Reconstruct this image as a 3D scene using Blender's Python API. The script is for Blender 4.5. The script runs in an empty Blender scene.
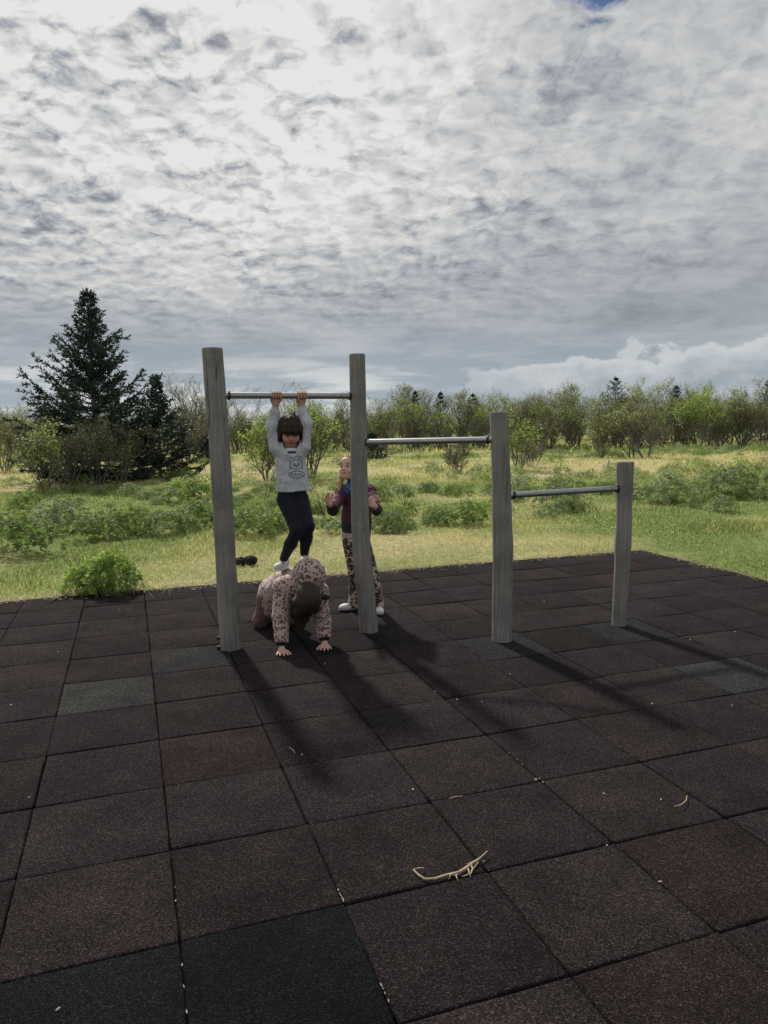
import bpy, math, random
import numpy as np
from mathutils import Vector, Matrix
from mathutils.bvhtree import BVHTree

rng = np.random.default_rng(11)
random.seed(11)
scene = bpy.context.scene
COL = scene.collection
R = math.radians

# ------------------------------------------------------------------ camera
HC, F = 1.5, 745.0
PITCH, ROLL = R(6.80), R(-0.78)
_f = np.array([0, math.cos(PITCH), -math.sin(PITCH)])
_r0, _u0 = np.array([1., 0, 0]), np.array([0, math.sin(PITCH), math.cos(PITCH)])
_R = _r0*math.cos(ROLL) + _u0*math.sin(ROLL)
_U = _u0*math.cos(ROLL) - _r0*math.sin(ROLL)
cam = bpy.data.objects.new('camera', bpy.data.cameras.new('camera'))
COL.objects.link(cam)
m = Matrix.Identity(4)
for k in range(3):
    m[k][0], m[k][1], m[k][2] = _R[k], _U[k], -_f[k]
m[2][3] = HC
cam.matrix_world = m
cam.data.sensor_fit = 'VERTICAL'
cam.data.sensor_height = 32.0
cam.data.lens = 32.0*F/1024
cam.data.clip_start, cam.data.clip_end = 0.05, 3000
scene.camera = cam

def ray(u, v):
    return _f + _R*(u-384)/F + _U*(512-v)/F
def gp(u, v, z=0.0):                       # measured point on the ground
    d = ray(u, v); return d*((z-HC)/d[2]) + np.array([0, 0, HC])
def at(u, v, Y):                           # measured point at a known distance
    d = ray(u, v); return d*(Y/d[1]) + np.array([0, 0, HC])

# ------------------------------------------------------------------ materials
def mat(name):
    mm = bpy.data.materials.new(name); mm.use_nodes = True
    nt = mm.node_tree
    return mm, nt, nt.nodes, nt.links, nt.nodes['Principled BSDF']
def nd(nodes, typ, **kw):
    n = nodes.new(typ)
    for k, v in kw.items():
        if k.startswith('i_'):
            n.inputs[k[2:].replace('_', ' ')].default_value = v
        else: setattr(n, k, v)
    return n
def ramp(nodes, stops, interp='LINEAR'):
    n = nodes.new('ShaderNodeValToRGB'); e = n.color_ramp.elements
    n.color_ramp.interpolation = interp
    while len(e) < len(stops): e.new(0.5)
    for el, (p, c) in zip(e, stops):
        el.position = p; el.color = (*c, 1) if len(c) == 3 else c
    return n
def rgb(c): return (*c, 1.0)

def mat_simple(name, c1, c2, scale=20, rough=0.8, bump=0.15, stretch=(1, 1, 1), metal=0, detail=5, dist=0.01, spec=0.3):
    mm, nt, N, L, B = mat(name)
    tc = nd(N, 'ShaderNodeTexCoord'); mp = nd(N, 'ShaderNodeMapping')
    mp.inputs['Scale'].default_value = stretch
    L.new(tc.outputs['Object'], mp.inputs['Vector'])
    nz = nd(N, 'ShaderNodeTexNoise', i_Scale=scale, i_Detail=detail, i_Roughness=0.65)
    L.new(mp.outputs[0], nz.inputs['Vector'])
    rp = ramp(N, [(0.3, c1), (0.7, c2)])
    L.new(nz.outputs['Fac'], rp.inputs[0]); L.new(rp.outputs[0], B.inputs['Base Color'])
    B.inputs['Roughness'].default_value = rough; B.inputs['Metallic'].default_value = metal; B.inputs['Specular IOR Level'].default_value = spec
    if bump:
        b = nd(N, 'ShaderNodeBump', i_Strength=bump, i_Distance=dist)
        L.new(nz.outputs['Fac'], b.inputs['Height']); L.new(b.outputs[0], B.inputs['Normal'])
    return mm

def mat_leaf(name, trans=0.35, rough=0.55, spec=0.3):
    """leaf blades: own colour per leaf from the 'col' attribute, light passes through"""
    mm, nt, N, L, B = mat(name)
    a = nd(N, 'ShaderNodeAttribute', attribute_name='col')
    L.new(a.outputs['Color'], B.inputs['Base Color'])
    B.inputs['Roughness'].default_value = rough
    B.inputs['Specular IOR Level'].default_value = spec
    t = nd(N, 'ShaderNodeBsdfTranslucent')
    g = nd(N, 'ShaderNodeMixRGB', blend_type='MULTIPLY', i_Fac=1.0)
    g.inputs['Color2'].default_value = (1.35, 1.42, 0.90, 1)
    L.new(a.outputs['Color'], g.inputs['Color1']); L.new(g.outputs[0], t.inputs['Color'])
    mx = nd(N, 'ShaderNodeMixShader', i_Fac=trans)
    L.new(B.outputs[0], mx.inputs[1]); L.new(t.outputs[0], mx.inputs[2])
    L.new(mx.outputs[0], N['Material Output'].inputs['Surface'])
    return mm

# ------------------------------------------------------------------ mesh helpers
def tagp(o, label=None, cat=None, group=None, kind=None):
    if label: o['label'] = label
    if cat: o['category'] = cat
    if group: o['group'] = group
    if kind: o['kind'] = kind
    return o
def link(o, parent=None):
    COL.objects.link(o)
    if parent is not None: o.parent = parent
    return o
def empty(name, loc, label, cat, group=None):
    o = bpy.data.objects.new(name, None); o.empty_display_size = 0.1
    o.location = loc; link(o); return tagp(o, label, cat, group)
def mk(name, V, Fc, material, parent=None, col=None, smooth=False):
    """V (n,3) world; Fc a list of faces or an (m,k) array; located relative to the parent"""
    V = np.asarray(V, float)
    if parent is not None: V = V - np.array(parent.location)
    me = bpy.data.meshes.new(name)
    if isinstance(Fc, np.ndarray):
        k = Fc.shape[1]; n = len(Fc)
        me.vertices.add(len(V)); me.vertices.foreach_set('co', V.ravel())
        me.loops.add(n*k); me.loops.foreach_set('vertex_index', Fc.ravel().astype(np.int32))
        me.polygons.add(n)
        me.polygons.foreach_set('loop_start', np.arange(0, n*k, k, dtype=np.int32))
        me.polygons.foreach_set('loop_total', np.full(n, k, np.int32))
        me.update(calc_edges=True)
    else:
        me.from_pydata([tuple(p) for p in V], [], Fc); me.update()
    if col is not None:
        a = me.color_attributes.new('col', 'FLOAT_COLOR', 'POINT')
        c = np.ones((len(V), 4)); c[:, :3] = col
        a.data.foreach_set('color', c.ravel())
    if smooth: me.polygons.foreach_set('use_smooth', np.ones(len(me.polygons), bool))
    me.materials.append(material)
    me.validate()
    return link(bpy.data.objects.new(name, me), parent)

class Geo:
    """collects quads (tris are quads with a repeated corner avoided: kept apart)"""
    def __init__(s): s.V, s.Q, s.C, s.n = [], [], [], 0
    def add(s, V, Q, c=None):
        V = np.asarray(V, float).reshape(-1, 3); Q = np.asarray(Q, int)
        s.V.append(V); s.Q.append(Q + s.n); s.n += len(V)
        if c is not None: s.C.append(np.broadcast_to(np.asarray(c, float), (len(V), 3)))
    def arr(s):
        return np.concatenate(s.V), np.concatenate(s.Q), (np.concatenate(s.C) if s.C else None)
    def build(s, name, material, parent=None, smooth=False):
        V, Q, C = s.arr(); return mk(name, V, Q, material, parent, C, smooth)

def frame(d):
    d = d/np.linalg.norm(d)
    a = np.array([0, 0, 1.]) if abs(d[2]) < 0.9 else np.array([1., 0, 0])
    x = np.cross(a, d); x /= np.linalg.norm(x); return x, np.cross(d, x), d
def tube(P, rad, sides=8, cap=True, jitter=0.0):
    """quads round a polyline"""
    P = np.asarray(P, float); n = len(P); rad = np.broadcast_to(np.asarray(rad, float), (n,))
    T = np.gradient(P, axis=0); ang = np.arange(sides)*2*math.pi/sides
    V = np.zeros((n, sides, 3)); x0 = None
    for i in range(n):
        x, y, d = frame(T[i])
        if x0 is not None:
            x = x0 - d*np.dot(x0, d); x /= np.linalg.norm(x); y = np.cross(d, x)
        x0 = x
        rr = rad[i]*(1 + jitter*rng.normal(size=sides))
        V[i] = P[i] + rr[:, None]*(np.cos(ang)[:, None]*x + np.sin(ang)[:, None]*y)
    V = V.reshape(-1, 3); Q = []
    a = np.arange(sides); b = (a+1) % sides
    for i in range(n-1):
        Q.append(np.stack([i*sides+a, i*sides+b, (i+1)*sides+b, (i+1)*sides+a], 1))
    Q = np.concatenate(Q)
    if cap:
        V = np.concatenate([V, P[:1], P[-1:]]); c0, c1 = len(V)-2, len(V)-1
        h = a[::2]; 
        Q = np.concatenate([Q, np.stack([np.full(len(h), c0), (h+2) % sides, (h+1) % sides, h], 1),
              np.stack([np.full(len(h), c1), (n-1)*sides+h, (n-1)*sides+(h+1) % sides, (n-1)*sides+(h+2) % sides], 1)]) if sides % 2 == 0 else Q
    return V, Q

def unit(v): return v/np.maximum(np.linalg.norm(v, axis=-1, keepdims=True), 1e-9)
def leaf_cards(C, D, length, width, nrm=None):
    """rhombus leaves at C, pointing along D"""
    n = len(C); D = unit(D)
    if nrm is None: nrm = rng.normal(size=(n, 3))
    S = unit(np.cross(D, nrm))
    l = np.broadcast_to(length, (n,))[:, None]; w = np.broadcast_to(width, (n,))[:, None]
    V = np.stack([C, C + D*l*0.45 + S*w*0.5, C + D*l, C + D*l*0.45 - S*w*0.5], 1).reshape(-1, 3)
    Q = np.arange(4*n).reshape(n, 4)
    return V, Q

def vnoise(x, y, seed=0):
    """smooth value noise 0..1"""
    xi, yi = np.floor(x).astype(np.int64), np.floor(y).astype(np.int64)
    fx, fy = x-xi, y-yi; fx = fx*fx*(3-2*fx); fy = fy*fy*(3-2*fy)
    def h(a, b):
        n = (a*374761393 + b*668265263 + seed*974634221) & 0x7fffffff
        n = ((n ^ (n >> 13))*1274126177) & 0x7fffffff
        return ((n ^ (n >> 16)) & 0xffff)/65535.0
    return (h(xi, yi)*(1-fx)+h(xi+1, yi)*fx)*(1-fy) + (h(xi, yi+1)*(1-fx)+h(xi+1, yi+1)*fx)*fy
def fbm(x, y, seed=0, o=4):
    t, a, s = 0, 0.5, 0
    for k in range(o):
        t = t + a*vnoise(x*2**k, y*2**k, seed+k); s += a; a *= 0.55
    return t/s
def sstep(a, b, x):
    t = np.clip((x-a)/(b-a), 0, 1); return t*t*(3-2*t)

# ------------------------------------------------------------------ sun and sky
SAZ = R(113.3)                                  # direction towards the sun, from +X
SEL = R(43.3)
sd = np.array([math.cos(SEL)*math.cos(SAZ), math.cos(SEL)*math.sin(SAZ), math.sin(SEL)])
sl = bpy.data.lights.new('sun', 'SUN'); sl.energy = 4.8; sl.angle = R(3.0); sl.color = (1.0, 0.95, 0.87)
so = bpy.data.objects.new('sun', sl); link(so)
so.rotation_euler = Vector(sd).to_track_quat('Z', 'Y').to_euler()

def build_world():
    w = bpy.data.worlds.new('World'); scene.world = w; w.use_nodes = True
    nt = w.node_tree; N, L = nt.nodes, nt.links
    bg = N['Background']; bg.inputs['Strength'].default_value = 0.1
    sky = nd(N, 'ShaderNodeTexSky', sky_type='NISHITA', sun_disc=False, sun_elevation=SEL,
             sun_rotation=math.pi/2-SAZ, air_density=1.0, dust_density=1.0, ozone_density=1.5)
    tc = nd(N, 'ShaderNodeTexCoord')
    d = tc.outputs['Generated']
    def M(op, a, b=None, c=None, clamp=False):
        n = nd(N, 'ShaderNodeMath', operation=op, use_clamp=clamp)
        for k, s in enumerate((a, b, c)):
            if s is None: continue
            if isinstance(s, (int, float)): n.inputs[k].default_value = s
            else: L.new(s, n.inputs[k])
        return n.outputs[0]
    def VM(op, a, b=None, scale=None):
        n = nd(N, 'ShaderNodeVectorMath', operation=op)
        for k, s in enumerate((a, b)):
            if s is None: continue
            if isinstance(s, tuple): n.inputs[k].default_value = s
            else: L.new(s, n.inputs[k])
        if scale is not None:
            if isinstance(scale, (int, float)): n.inputs['Scale'].default_value = scale
            else: L.new(scale, n.inputs['Scale'])
        return n.outputs['Value'] if op == 'DOT_PRODUCT' else n.outputs['Vector']
    def smooth(a, b, x):
        n = nd(N, 'ShaderNodeMapRange', interpolation_type='SMOOTHSTEP')
        n.inputs['From Min'].default_value, n.inputs['From Max'].default_value = a, b
        L.new(x, n.inputs['Value']); return n.outputs[0]
    def mixc(f, a, b, typ='MIX'):
        n = nd(N, 'ShaderNodeMixRGB', blend_type=typ)
        for s, x in zip((f, a, b), ('Fac', 'Color1', 'Color2')):
            if isinstance(s, (int, float)): n.inputs[x].default_value = s
            elif isinstance(s, tuple): n.inputs[x].default_value = rgb(s)
            else: L.new(s, n.inputs[x])
        return n.outputs[0]
    def noise(vec, scale, detail, rough=0.55, dist=0.0):
        n = nd(N, 'ShaderNodeTexNoise', noise_dimensions='2D', i_Scale=scale, i_Detail=detail, i_Roughness=rough, i_Distortion=dist)
        L.new(vec, n.inputs['Vector']); return n.outputs['Fac'], n.outputs['Color']
    sx = nd(N, 'ShaderNodeSeparateXYZ'); L.new(d, sx.inputs[0])
    X, Y, Z = sx.outputs
    # the cloud sheet: a flat layer overhead, seen in perspective
    inv = M('DIVIDE', 1.0, M('ADD', M('MAXIMUM', Z, 0.0), 0.24))
    flat = nd(N, 'ShaderNodeCombineXYZ'); L.new(M('MULTIPLY', X, inv), flat.inputs[0]); L.new(M('MULTIPLY', Y, inv), flat.inputs[1])
    p = flat.outputs[0]
    w1 = VM('SUBTRACT', noise(p, 2.6, 2)[1], (0.5, 0.5, 0.5))
    w2 = VM('SUBTRACT', noise(p, 13.0, 4)[1], (0.5, 0.5, 0.5))
    pw = VM('ADD', p, VM('ADD', VM('SCALE', w1, scale=0.09), VM('SCALE', w2, scale=0.045)))
    big = noise(p, 1.5, 4, 0.55)[0]
    def lumps(q, det):
        v1 = nd(N, 'ShaderNodeTexVoronoi', feature='SMOOTH_F1', voronoi_dimensions='2D', i_Scale=8.0, i_Smoothness=0.38, i_Detail=det, i_Roughness=0.60, i_Lacunarity=2.3, normalize=True); L.new(q, v1.inputs['Vector'])
        return M('SUBTRACT', 1.0, M('MULTIPLY', v1.outputs['Distance'], 1.25))
    fine = noise(pw, 16.0, 8, 0.62)[0]
    med = noise(pw, 4.5, 6, 0.55)[0]
    la = lumps(pw, 3.0)
    lb = lumps(VM('ADD', pw, (float(sd[0])*0.05, float(sd[1])*0.05, 0.0)), 2.0)
    side = M('SUBTRACT', la, lb)
    sunc = VM('DOT_PRODUCT', d, tuple(float(q) for q in sd))
    glow = smooth(0.50, 1.0, sunc)
    left = smooth(0.45, -0.25, X)                  # the lumpy, thinner part of the sheet lies to the left
    hi = smooth(0.02, 0.26, Z)
    relief = M('MULTIPLY', M('ADD', 0.22, M('MULTIPLY', left, 0.78)), hi)
    thick = M('ADD', M('MULTIPLY', la, 0.50), M('ADD', M('MULTIPLY', fine, 0.42), M('MULTIPLY', med, 0.45)))   # ~0.3..1.0
    rim = M('SUBTRACT', smooth(0.28, 0.80, thick), M('MULTIPLY', smooth(0.70, 1.02, thick), 0.62))
    lit = M('ADD', M('MULTIPLY', M('SUBTRACT', rim, 0.60), 0.36), M('ADD', M('MULTIPLY', side, 1.05), M('MULTIPLY', M('SUBTRACT', fine, 0.5), 0.55)))
    soft = M('SUBTRACT', M('ADD', M('MULTIPLY', big, 0.55), M('MULTIPLY', med, 0.45)), 0.5)
    val = M('ADD', 0.545, M('ADD', M('MULTIPLY', M('MULTIPLY', lit, relief), 0.85), M('MULTIPLY', soft, 0.85)))
    val = M('ADD', val, M('MULTIPLY', M('MULTIPLY', M('SUBTRACT', fine, 0.5), 0.20), hi))
    val = M('ADD', val, M('MULTIPLY', M('MULTIPLY', left, hi), 0.04))
    val = M('MULTIPLY', val, M('ADD', 0.93, M('MULTIPLY', glow, 0.10)))
    val = M('MULTIPLY', val, M('ADD', 0.66, M('MULTIPLY', smooth(0.05, 0.36, Z), 0.40)))
    val = M('MINIMUM', M('MAXIMUM', val, 0.26), 0.79)
    tint = mixc(smooth(0.33, 0.66, val), (0.90, 0.97, 1.07), (1.0, 1.0, 0.985))
    cloud = VM('SCALE', tint, scale=val)
    # blue holes
    cover = M('ADD', M('MULTIPLY', thick, 0.62), M('MULTIPLY', big, 0.42))
    dens = smooth(0.425, 0.53, cover)
    hole2 = smooth(0.15, 0.02, M('ADD', M('ABSOLUTE', M('SUBTRACT', X, 0.25)), M('MULTIPLY', M('ABSOLUTE', M('SUBTRACT', Z, 0.465)), 3.2)))
    dens = M('MULTIPLY', dens, M('SUBTRACT', 1.0, smooth(0.30, 0.75, M('ADD', hole2, M('MULTIPLY', M('SUBTRACT', fine, 0.55), 1.3)))))
    dens = M('MAXIMUM', dens, M('MULTIPLY', smooth(0.43, 0.39, Z), smooth(0.05, 0.15, X)))
    dens = M('MAXIMUM', dens, smooth(0.24, 0.12, Z))
    skyc = VM('SCALE', sky.outputs[0], scale=0.060)
    skyc = mixc(1.0, skyc, (0.42, 0.58, 0.80), 'MULTIPLY')
    skyc = VM('ADD', skyc, (0.02, 0.025, 0.03))
    c1 = mixc(dens, skyc, cloud)
    # low band: blue-grey veil with thin bright streaks
    st = nd(N, 'ShaderNodeCombineXYZ')
    az = M('ARCTAN2', X, Y)
    L.new(M('MULTIPLY', az, 2.2), st.inputs[0]); L.new(M('MULTIPLY', Z, 17.0), st.inputs[1])
    streak = noise(st.outputs[0], 2.6, 6, 0.6, 0.25)[0]
    lowc = mixc(smooth(0.40, 0.68, streak), (0.335, 0.395, 0.45), (0.46, 0.50, 0.53))
    hz = M('MULTIPLY', smooth(0.115, 0.03, Z), smooth(0.20, -0.10, X))
    lowc = mixc(M('MULTIPLY', hz, M('ADD', 0.10, M('MULTIPLY', smooth(0.40, 0.64, streak), 0.80))), lowc, (0.70, 0.72, 0.72))
    c2 = mixc(smooth(0.17, 0.05, Z), c1, lowc)
    # cumulus bank low on the right
    cb = nd(N, 'ShaderNodeCombineXYZ'); L.new(M('MULTIPLY', az, 1.0), cb.inputs[0]); L.new(M('MULTIPLY', Z, 1.6), cb.inputs[1])
    bn = noise(cb.outputs[0], 15.0, 8, 0.6)[0]
    top = M('ADD', M('MULTIPLY', az, 0.125), 0.046)
    edge = M('SUBTRACT', M('ADD', top, M('MULTIPLY', M('SUBTRACT', bn, 0.5), 0.085)), Z)
    bank = smooth(0.0, 0.010, edge)
    depth = smooth(0.0, 0.055, edge)
    bankc = mixc(depth, (0.60, 0.63, 0.65), (0.34, 0.39, 0.435))
    bn2 = noise(cb.outputs[0], 24.0, 7, 0.6)[0]
    bankc = mixc(M('MULTIPLY', smooth(0.42, 0.68, bn2), 0.65), bankc, (0.50, 0.53, 0.555))
    bank = M('MULTIPLY', bank, M('MULTIPLY', smooth(0.02, 0.20, az), M('ADD', 0.35, M('MULTIPLY', smooth(0.02, 0.055, Z), 0.65))))
    bank = M('MULTIPLY', bank, smooth(1.6, 1.2, az))
    c3 = mixc(bank, c2, bankc)
    c4 = VM('SCALE', c3, scale=10.0)
    L.new(c4, bg.inputs['Color'])
    w.cycles.sampling_method = 'MANUAL'; w.cycles.sample_map_resolution = 512
build_world()

# ------------------------------------------------------------------ rubber tile floor
G0 = np.array([-1.0899, 1.8596]); TS = 0.5005; YAW = R(18.78)
gx = np.array([math.cos(YAW), math.sin(YAW)]); gy = np.array([-math.sin(YAW), math.cos(YAW)])
def grid(i, j): return G0 + TS*(np.asarray(i)[..., None]*gx + np.asarray(j)[..., None]*gy)
IMAX, JMAX, IMIN, JMIN = 12, 10, -9, -6
def ungrid(x, y):
    d = np.stack([x-G0[0], y-G0[1]], -1); return d@gx/TS, d@gy/TS

def mat_rubber():
    mm, nt, N, L, B = mat('rubber_granulate')
    tc = nd(N, 'ShaderNodeTexCoord')
    at_ = nd(N, 'ShaderNodeAttribute', attribute_name='col')
    v = nd(N, 'ShaderNodeTexVoronoi', i_Scale=260.0); L.new(tc.outputs['Object'], v.inputs['Vector'])
    n1 = nd(N, 'ShaderNodeTexNoise', i_Scale=90.0, i_Detail=4.0, i_Roughness=0.7); L.new(tc.outputs['Object'], n1.inputs['Vector'])
    n2 = nd(N, 'ShaderNodeTexNoise', i_Scale=3.3, i_Detail=6.0, i_Roughness=0.65); L.new(tc.outputs['Object'], n2.inputs['Vector'])
    sp = nd(N, 'ShaderNodeSeparateColor'); L.new(v.outputs['Color'], sp.inputs[0])
    rp = ramp(N, [(0.0, (0.30, 0.28, 0.28)), (0.7, (0.95, 0.95, 0.95)), (0.87, (1.40, 1.38, 1.37)), (1.0, (2.9, 2.85, 2.8))])
    L.new(sp.outputs[0], rp.inputs[0])
    m1 = nd(N, 'ShaderNodeMixRGB', blend_type='MULTIPLY', i_Fac=1.0)
    L.new(at_.outputs['Color'], m1.inputs['Color1']); L.new(rp.outputs[0], m1.inputs['Color2'])
    rp2 = ramp(N, [(0.25, (0.62, 0.60, 0.61)), (0.5, (1, 1, 1)), (0.78, (1.55, 1.50, 1.46))])   # worn, dusty patches
    L.new(n2.outputs['Fac'], rp2.inputs[0])
    m2 = nd(N, 'ShaderNodeMixRGB', blend_type='MULTIPLY', i_Fac=1.0)
    L.new(m1.outputs[0], m2.inputs['Color1']); L.new(rp2.outputs[0], m2.inputs['Color2'])
    L.new(m2.outputs[0], B.inputs['Base Color'])
    B.inputs['Roughness'].default_value = 1.0; B.inputs['Specular IOR Level'].default_value = 0.07
    b = nd(N, 'ShaderNodeBump', i_Strength=1.0, i_Distance=0.006); L.new(n1.outputs['Fac'], b.inputs['Height'])
    b2 = nd(N, 'ShaderNodeBump', i_Strength=0.9, i_Distance=0.005); L.new(v.outputs['Distance'], b2.inputs['Height'])
    L.new(b.outputs[0], b2.inputs['Normal']); L.new(b2.outputs[0], B.inputs['Normal'])
    return mm
MRUB = mat_rubber()
def build_floor():
    g = Geo(); K = 8
    base = np.array([0.0235, 0.0203, 0.0213])
    special = {(0, -1): (0.0088, 0.0102, 0.0110), (1, -1): (0.0068, 0.0082, 0.0090), (0, 4): (0.0374, 0.0374, 0.0374),
               (1, 2): (0.0259, 0.0180, 0.0187), (1, 5): (0.0288, 0.0288, 0.0288), (5, 4): (0.0230, 0.0259, 0.0259),
               (7, 4): (0.0230, 0.0259, 0.0259), (7, 2): (0.034, 0.036, 0.038), (3, -2): (0.0230, 0.0173, 0.0173),
               (3, 5): (0.0173, 0.0151, 0.0158), (6, 4): (0.0158, 0.0137, 0.0137), (4, -1): (0.0245, 0.0180, 0.0187), (-1, -1): (0.0137, 0.0166, 0.0180)}
    for i in range(IMIN, IMAX):
        for j in range(JMIN, JMAX):
            r = random.Random(i*977+j*131)
            c = special.get((i, j))
            if c is None:
                h = r.random()
                c = base*(0.80+0.38*r.random())*np.array([1+0.15*h, 1.0, 1.01])
            gap = 0.0024 + 0.0022*r.random()**2
            zz = [0.0034*(r.random()-0.5)*2 for _ in range(4)]
            rot = (r.random()-0.5)*0.008
            sh = (r.random()-0.5)*0.003, (r.random()-0.5)*0.003
            # ring of edge points, slightly frayed
            t = np.linspace(0, 1, K, endpoint=False)
            ring = np.concatenate([np.stack([t, 0*t], 1), np.stack([1+0*t, t], 1), np.stack([1-t, 1+0*t], 1), np.stack([0*t, 1-t], 1)])
            q = (ring-0.5)
            rr = np.array([r.gauss(0, 1) for _ in range(len(q))])*0.0011
            nrm = np.sign(q)*(np.abs(q) > 0.499)
            def lay(inset, z, k=1):
                p = q*TS - nrm*(inset + k*rr[:, None])
                p = p@np.array([[math.cos(rot), math.sin(rot)], [-math.sin(rot), math.cos(rot)]]) + np.array(sh)
                xy = grid(i+.5, j+.5) + p[:, :1]*gx + p[:, 1:]*gy
                w = ring
                zt = (zz[0]*(1-w[:, 0])*(1-w[:, 1])+zz[1]*w[:, 0]*(1-w[:, 1])+zz[2]*w[:, 0]*w[:, 1]+zz[3]*(1-w[:, 0])*w[:, 1])
                return np.concatenate([xy, (zt+z)[:, None]], 1)
            ls = [lay(gap, -0.035), lay(gap, -0.0065), lay(gap+0.0028, -0.0018), lay(gap+0.009, 0.0, 0.3)]
            V = np.concatenate(ls); n = len(q); a = np.arange(n); b = (a+1) % n
            Q = np.concatenate([np.stack([k*n+a, k*n+b, (k+1)*n+b, (k+1)*n+a], 1) for k in range(3)])
            # top: fan of quads from centre
            cen = V[3*n:].mean(0)[None]
            V = np.concatenate([V, cen]); h = a[::2]
            Q = np.concatenate([Q, np.stack([3*n+h, 3*n+(h+1) % n, 3*n+(h+2) % n, np.full(len(h), len(V)-1)], 1)])
            g.add(V, Q, c)
    o = g.build('rubber_tile_floor', MRUB); tagp(o, kind='structure')
    # bedding below the tiles
    cs = [grid(i, j) for i, j in ((IMIN, JMIN), (IMAX, JMIN), (IMAX, JMAX), (IMIN, JMAX))]
    V = [(c[0], c[1], -0.028) for c in cs]
    o = mk('floor_bedding', V, [[0, 1, 2, 3]], mat_simple('bedding_soil', (0.004, 0.0035, 0.003), (0.010, 0.008, 0.007), 60, 1.0, 0.0, spec=0.0), None)
    tagp(o, kind='structure')
build_floor()

# ------------------------------------------------------------------ meadow
def on_floor(x, y, pad=0.0):
    i, j = ungrid(x, y); return (i < IMAX+pad/TS) & (j < JMAX+pad/TS) & (i > IMIN) & (j > JMIN)
def hground(x, y):
    i, j = ungrid(x, y)
    dist = np.maximum(i-IMAX, j-JMAX)*TS
    s = sstep(0.25, 3.0, dist)
    h = (fbm(x*0.22, y*0.22, 5)-0.5)*0.22*s + (fbm(x*1.1, y*1.1, 8)-0.5)*0.10*s
    return h*sstep(120, 40, np.abs(y)+np.abs(x)*0.3) + 0.004
def greenness(x, y):
    """0 = straw, 1 = green: dry belt across the middle of the meadow, green lupin belts"""
    n = fbm(x*0.55, y*0.55, 21, 5); n2 = fbm(x*0.16, y*0.13, 33, 3)
    base = 0.50 + 0.0*x
    base = base - 0.42*sstep(17.5, 20.5, y-0.15*x)*sstep(34, 29, y)         # dry belt
    base = base + 0.25*sstep(31, 36, y)
    base = base + 0.34*sstep(8.8, 11, y)*sstep(19, 16, y)                    # lupins
    base = base + 0.16*sstep(1.0, 5.0, x)*sstep(16, 10, y)                   # right-hand lawn is greener
    base = base - 0.22*sstep(-1.5, -4.5, x)*sstep(9.4, 8.2, y)               # straw verge on the left
    i, j = ungrid(x, y); e = np.maximum(i-IMAX, j-JMAX)*TS
    base = base - 0.35*sstep(0.35, 0.0, e)
    return np.clip(base + (n-0.5)*2.9 + (n2-0.5)*1.2, 0, 1)
STRAW = np.array([0.50, 0.45, 0.27]); GREEN = np.array([0.180, 0.255, 0.075]); DEEP = np.array([0.085, 0.15, 0.035])
def grass_col(x, y, k):
    g = greenness(x, y)[:, None]
    c = STRAW*(1-g) + GREEN*g
    c = c*(1-0.25*(g > 0.8)) 
    return c*(0.65+0.7*k[:, None])

def build_ground():
    # one sheet to the horizon: rows get wider apart with distance
    ys = np.concatenate([np.arange(-60, 4.5, 4.0), np.arange(4.6, 14, 0.12), np.arange(14, 34, 0.3), np.arange(34, 70, 1.2), np.geomspace(72, 2500, 26)])
    xs = np.concatenate([-np.geomspace(2500, 32, 22), np.arange(-30, -6.2, 0.5), np.arange(-6, 7, 0.14), np.arange(7.2, 31, 0.5), np.geomspace(32, 2500, 22)])
    X, Y = np.meshgrid(xs, ys); x, y = X.ravel(), Y.ravel()
    i, j = ungrid(x, y); e = np.maximum.reduce([i-IMAX, j-JMAX, IMIN-i, JMIN-j])*TS
    z = hground(x, y)
    z = np.where(e < -0.14, -0.06, np.where(e < 0.0, -0.03, z))
    g = greenness(x, y)[:, None]
    c = (STRAW*0.78*(1-g) + GREEN*0.80*g)
    nx, ny = len(xs), len(ys)
    a = (np.arange(ny-1)[:, None]*nx + np.arange(nx-1)[None]).ravel()
    Q = np.stack([a, a+1, a+nx+1, a+nx], 1)
    mm, nt, N, L, B = mat('meadow_ground')
    at_ = nd(N, 'ShaderNodeAttribute', attribute_name='col'); tc = nd(N, 'ShaderNodeTexCoord')
    n1 = nd(N, 'ShaderNodeTexNoise', i_Scale=9.0, i_Detail=8.0, i_Roughness=0.72); L.new(tc.outputs['Object'], n1.inputs['Vector'])
    rp = ramp(N, [(0.25, (0.45, 0.42, 0.38)), (0.5, (0.95, 0.95, 0.9)), (0.75, (1.35, 1.3, 1.15))]); L.new(n1.outputs['Fac'], rp.inputs[0])
    mx = nd(N, 'ShaderNodeMixRGB', blend_type='MULTIPLY', i_Fac=1.0); L.new(at_.outputs['Color'], mx.inputs['Color1']); L.new(rp.outputs[0], mx.inputs['Color2'])
    L.new(mx.outputs[0], B.inputs['Base Color']); B.inputs['Roughness'].default_value = 1.0; B.inputs['Specular IOR Level'].default_value = 0.1
    b = nd(N, 'ShaderNodeBump', i_Strength=0.9, i_Distance=0.06); L.new(n1.outputs['Fac'], b.inputs['Height']); L.new(b.outputs[0], B.inputs['Normal'])
    o = mk('ground', np.stack([x, y, z], 1), Q, mm, None, c, True); tagp(o, kind='structure')
build_ground()

MLEAF = mat_leaf('leaf', 0.50); MGRASS = mat_leaf('grass_blade', 0.40, 0.7, 0.15)
MNEEDLE = mat_leaf('spruce_needle', 0.10, 0.6, 0.25)

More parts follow.
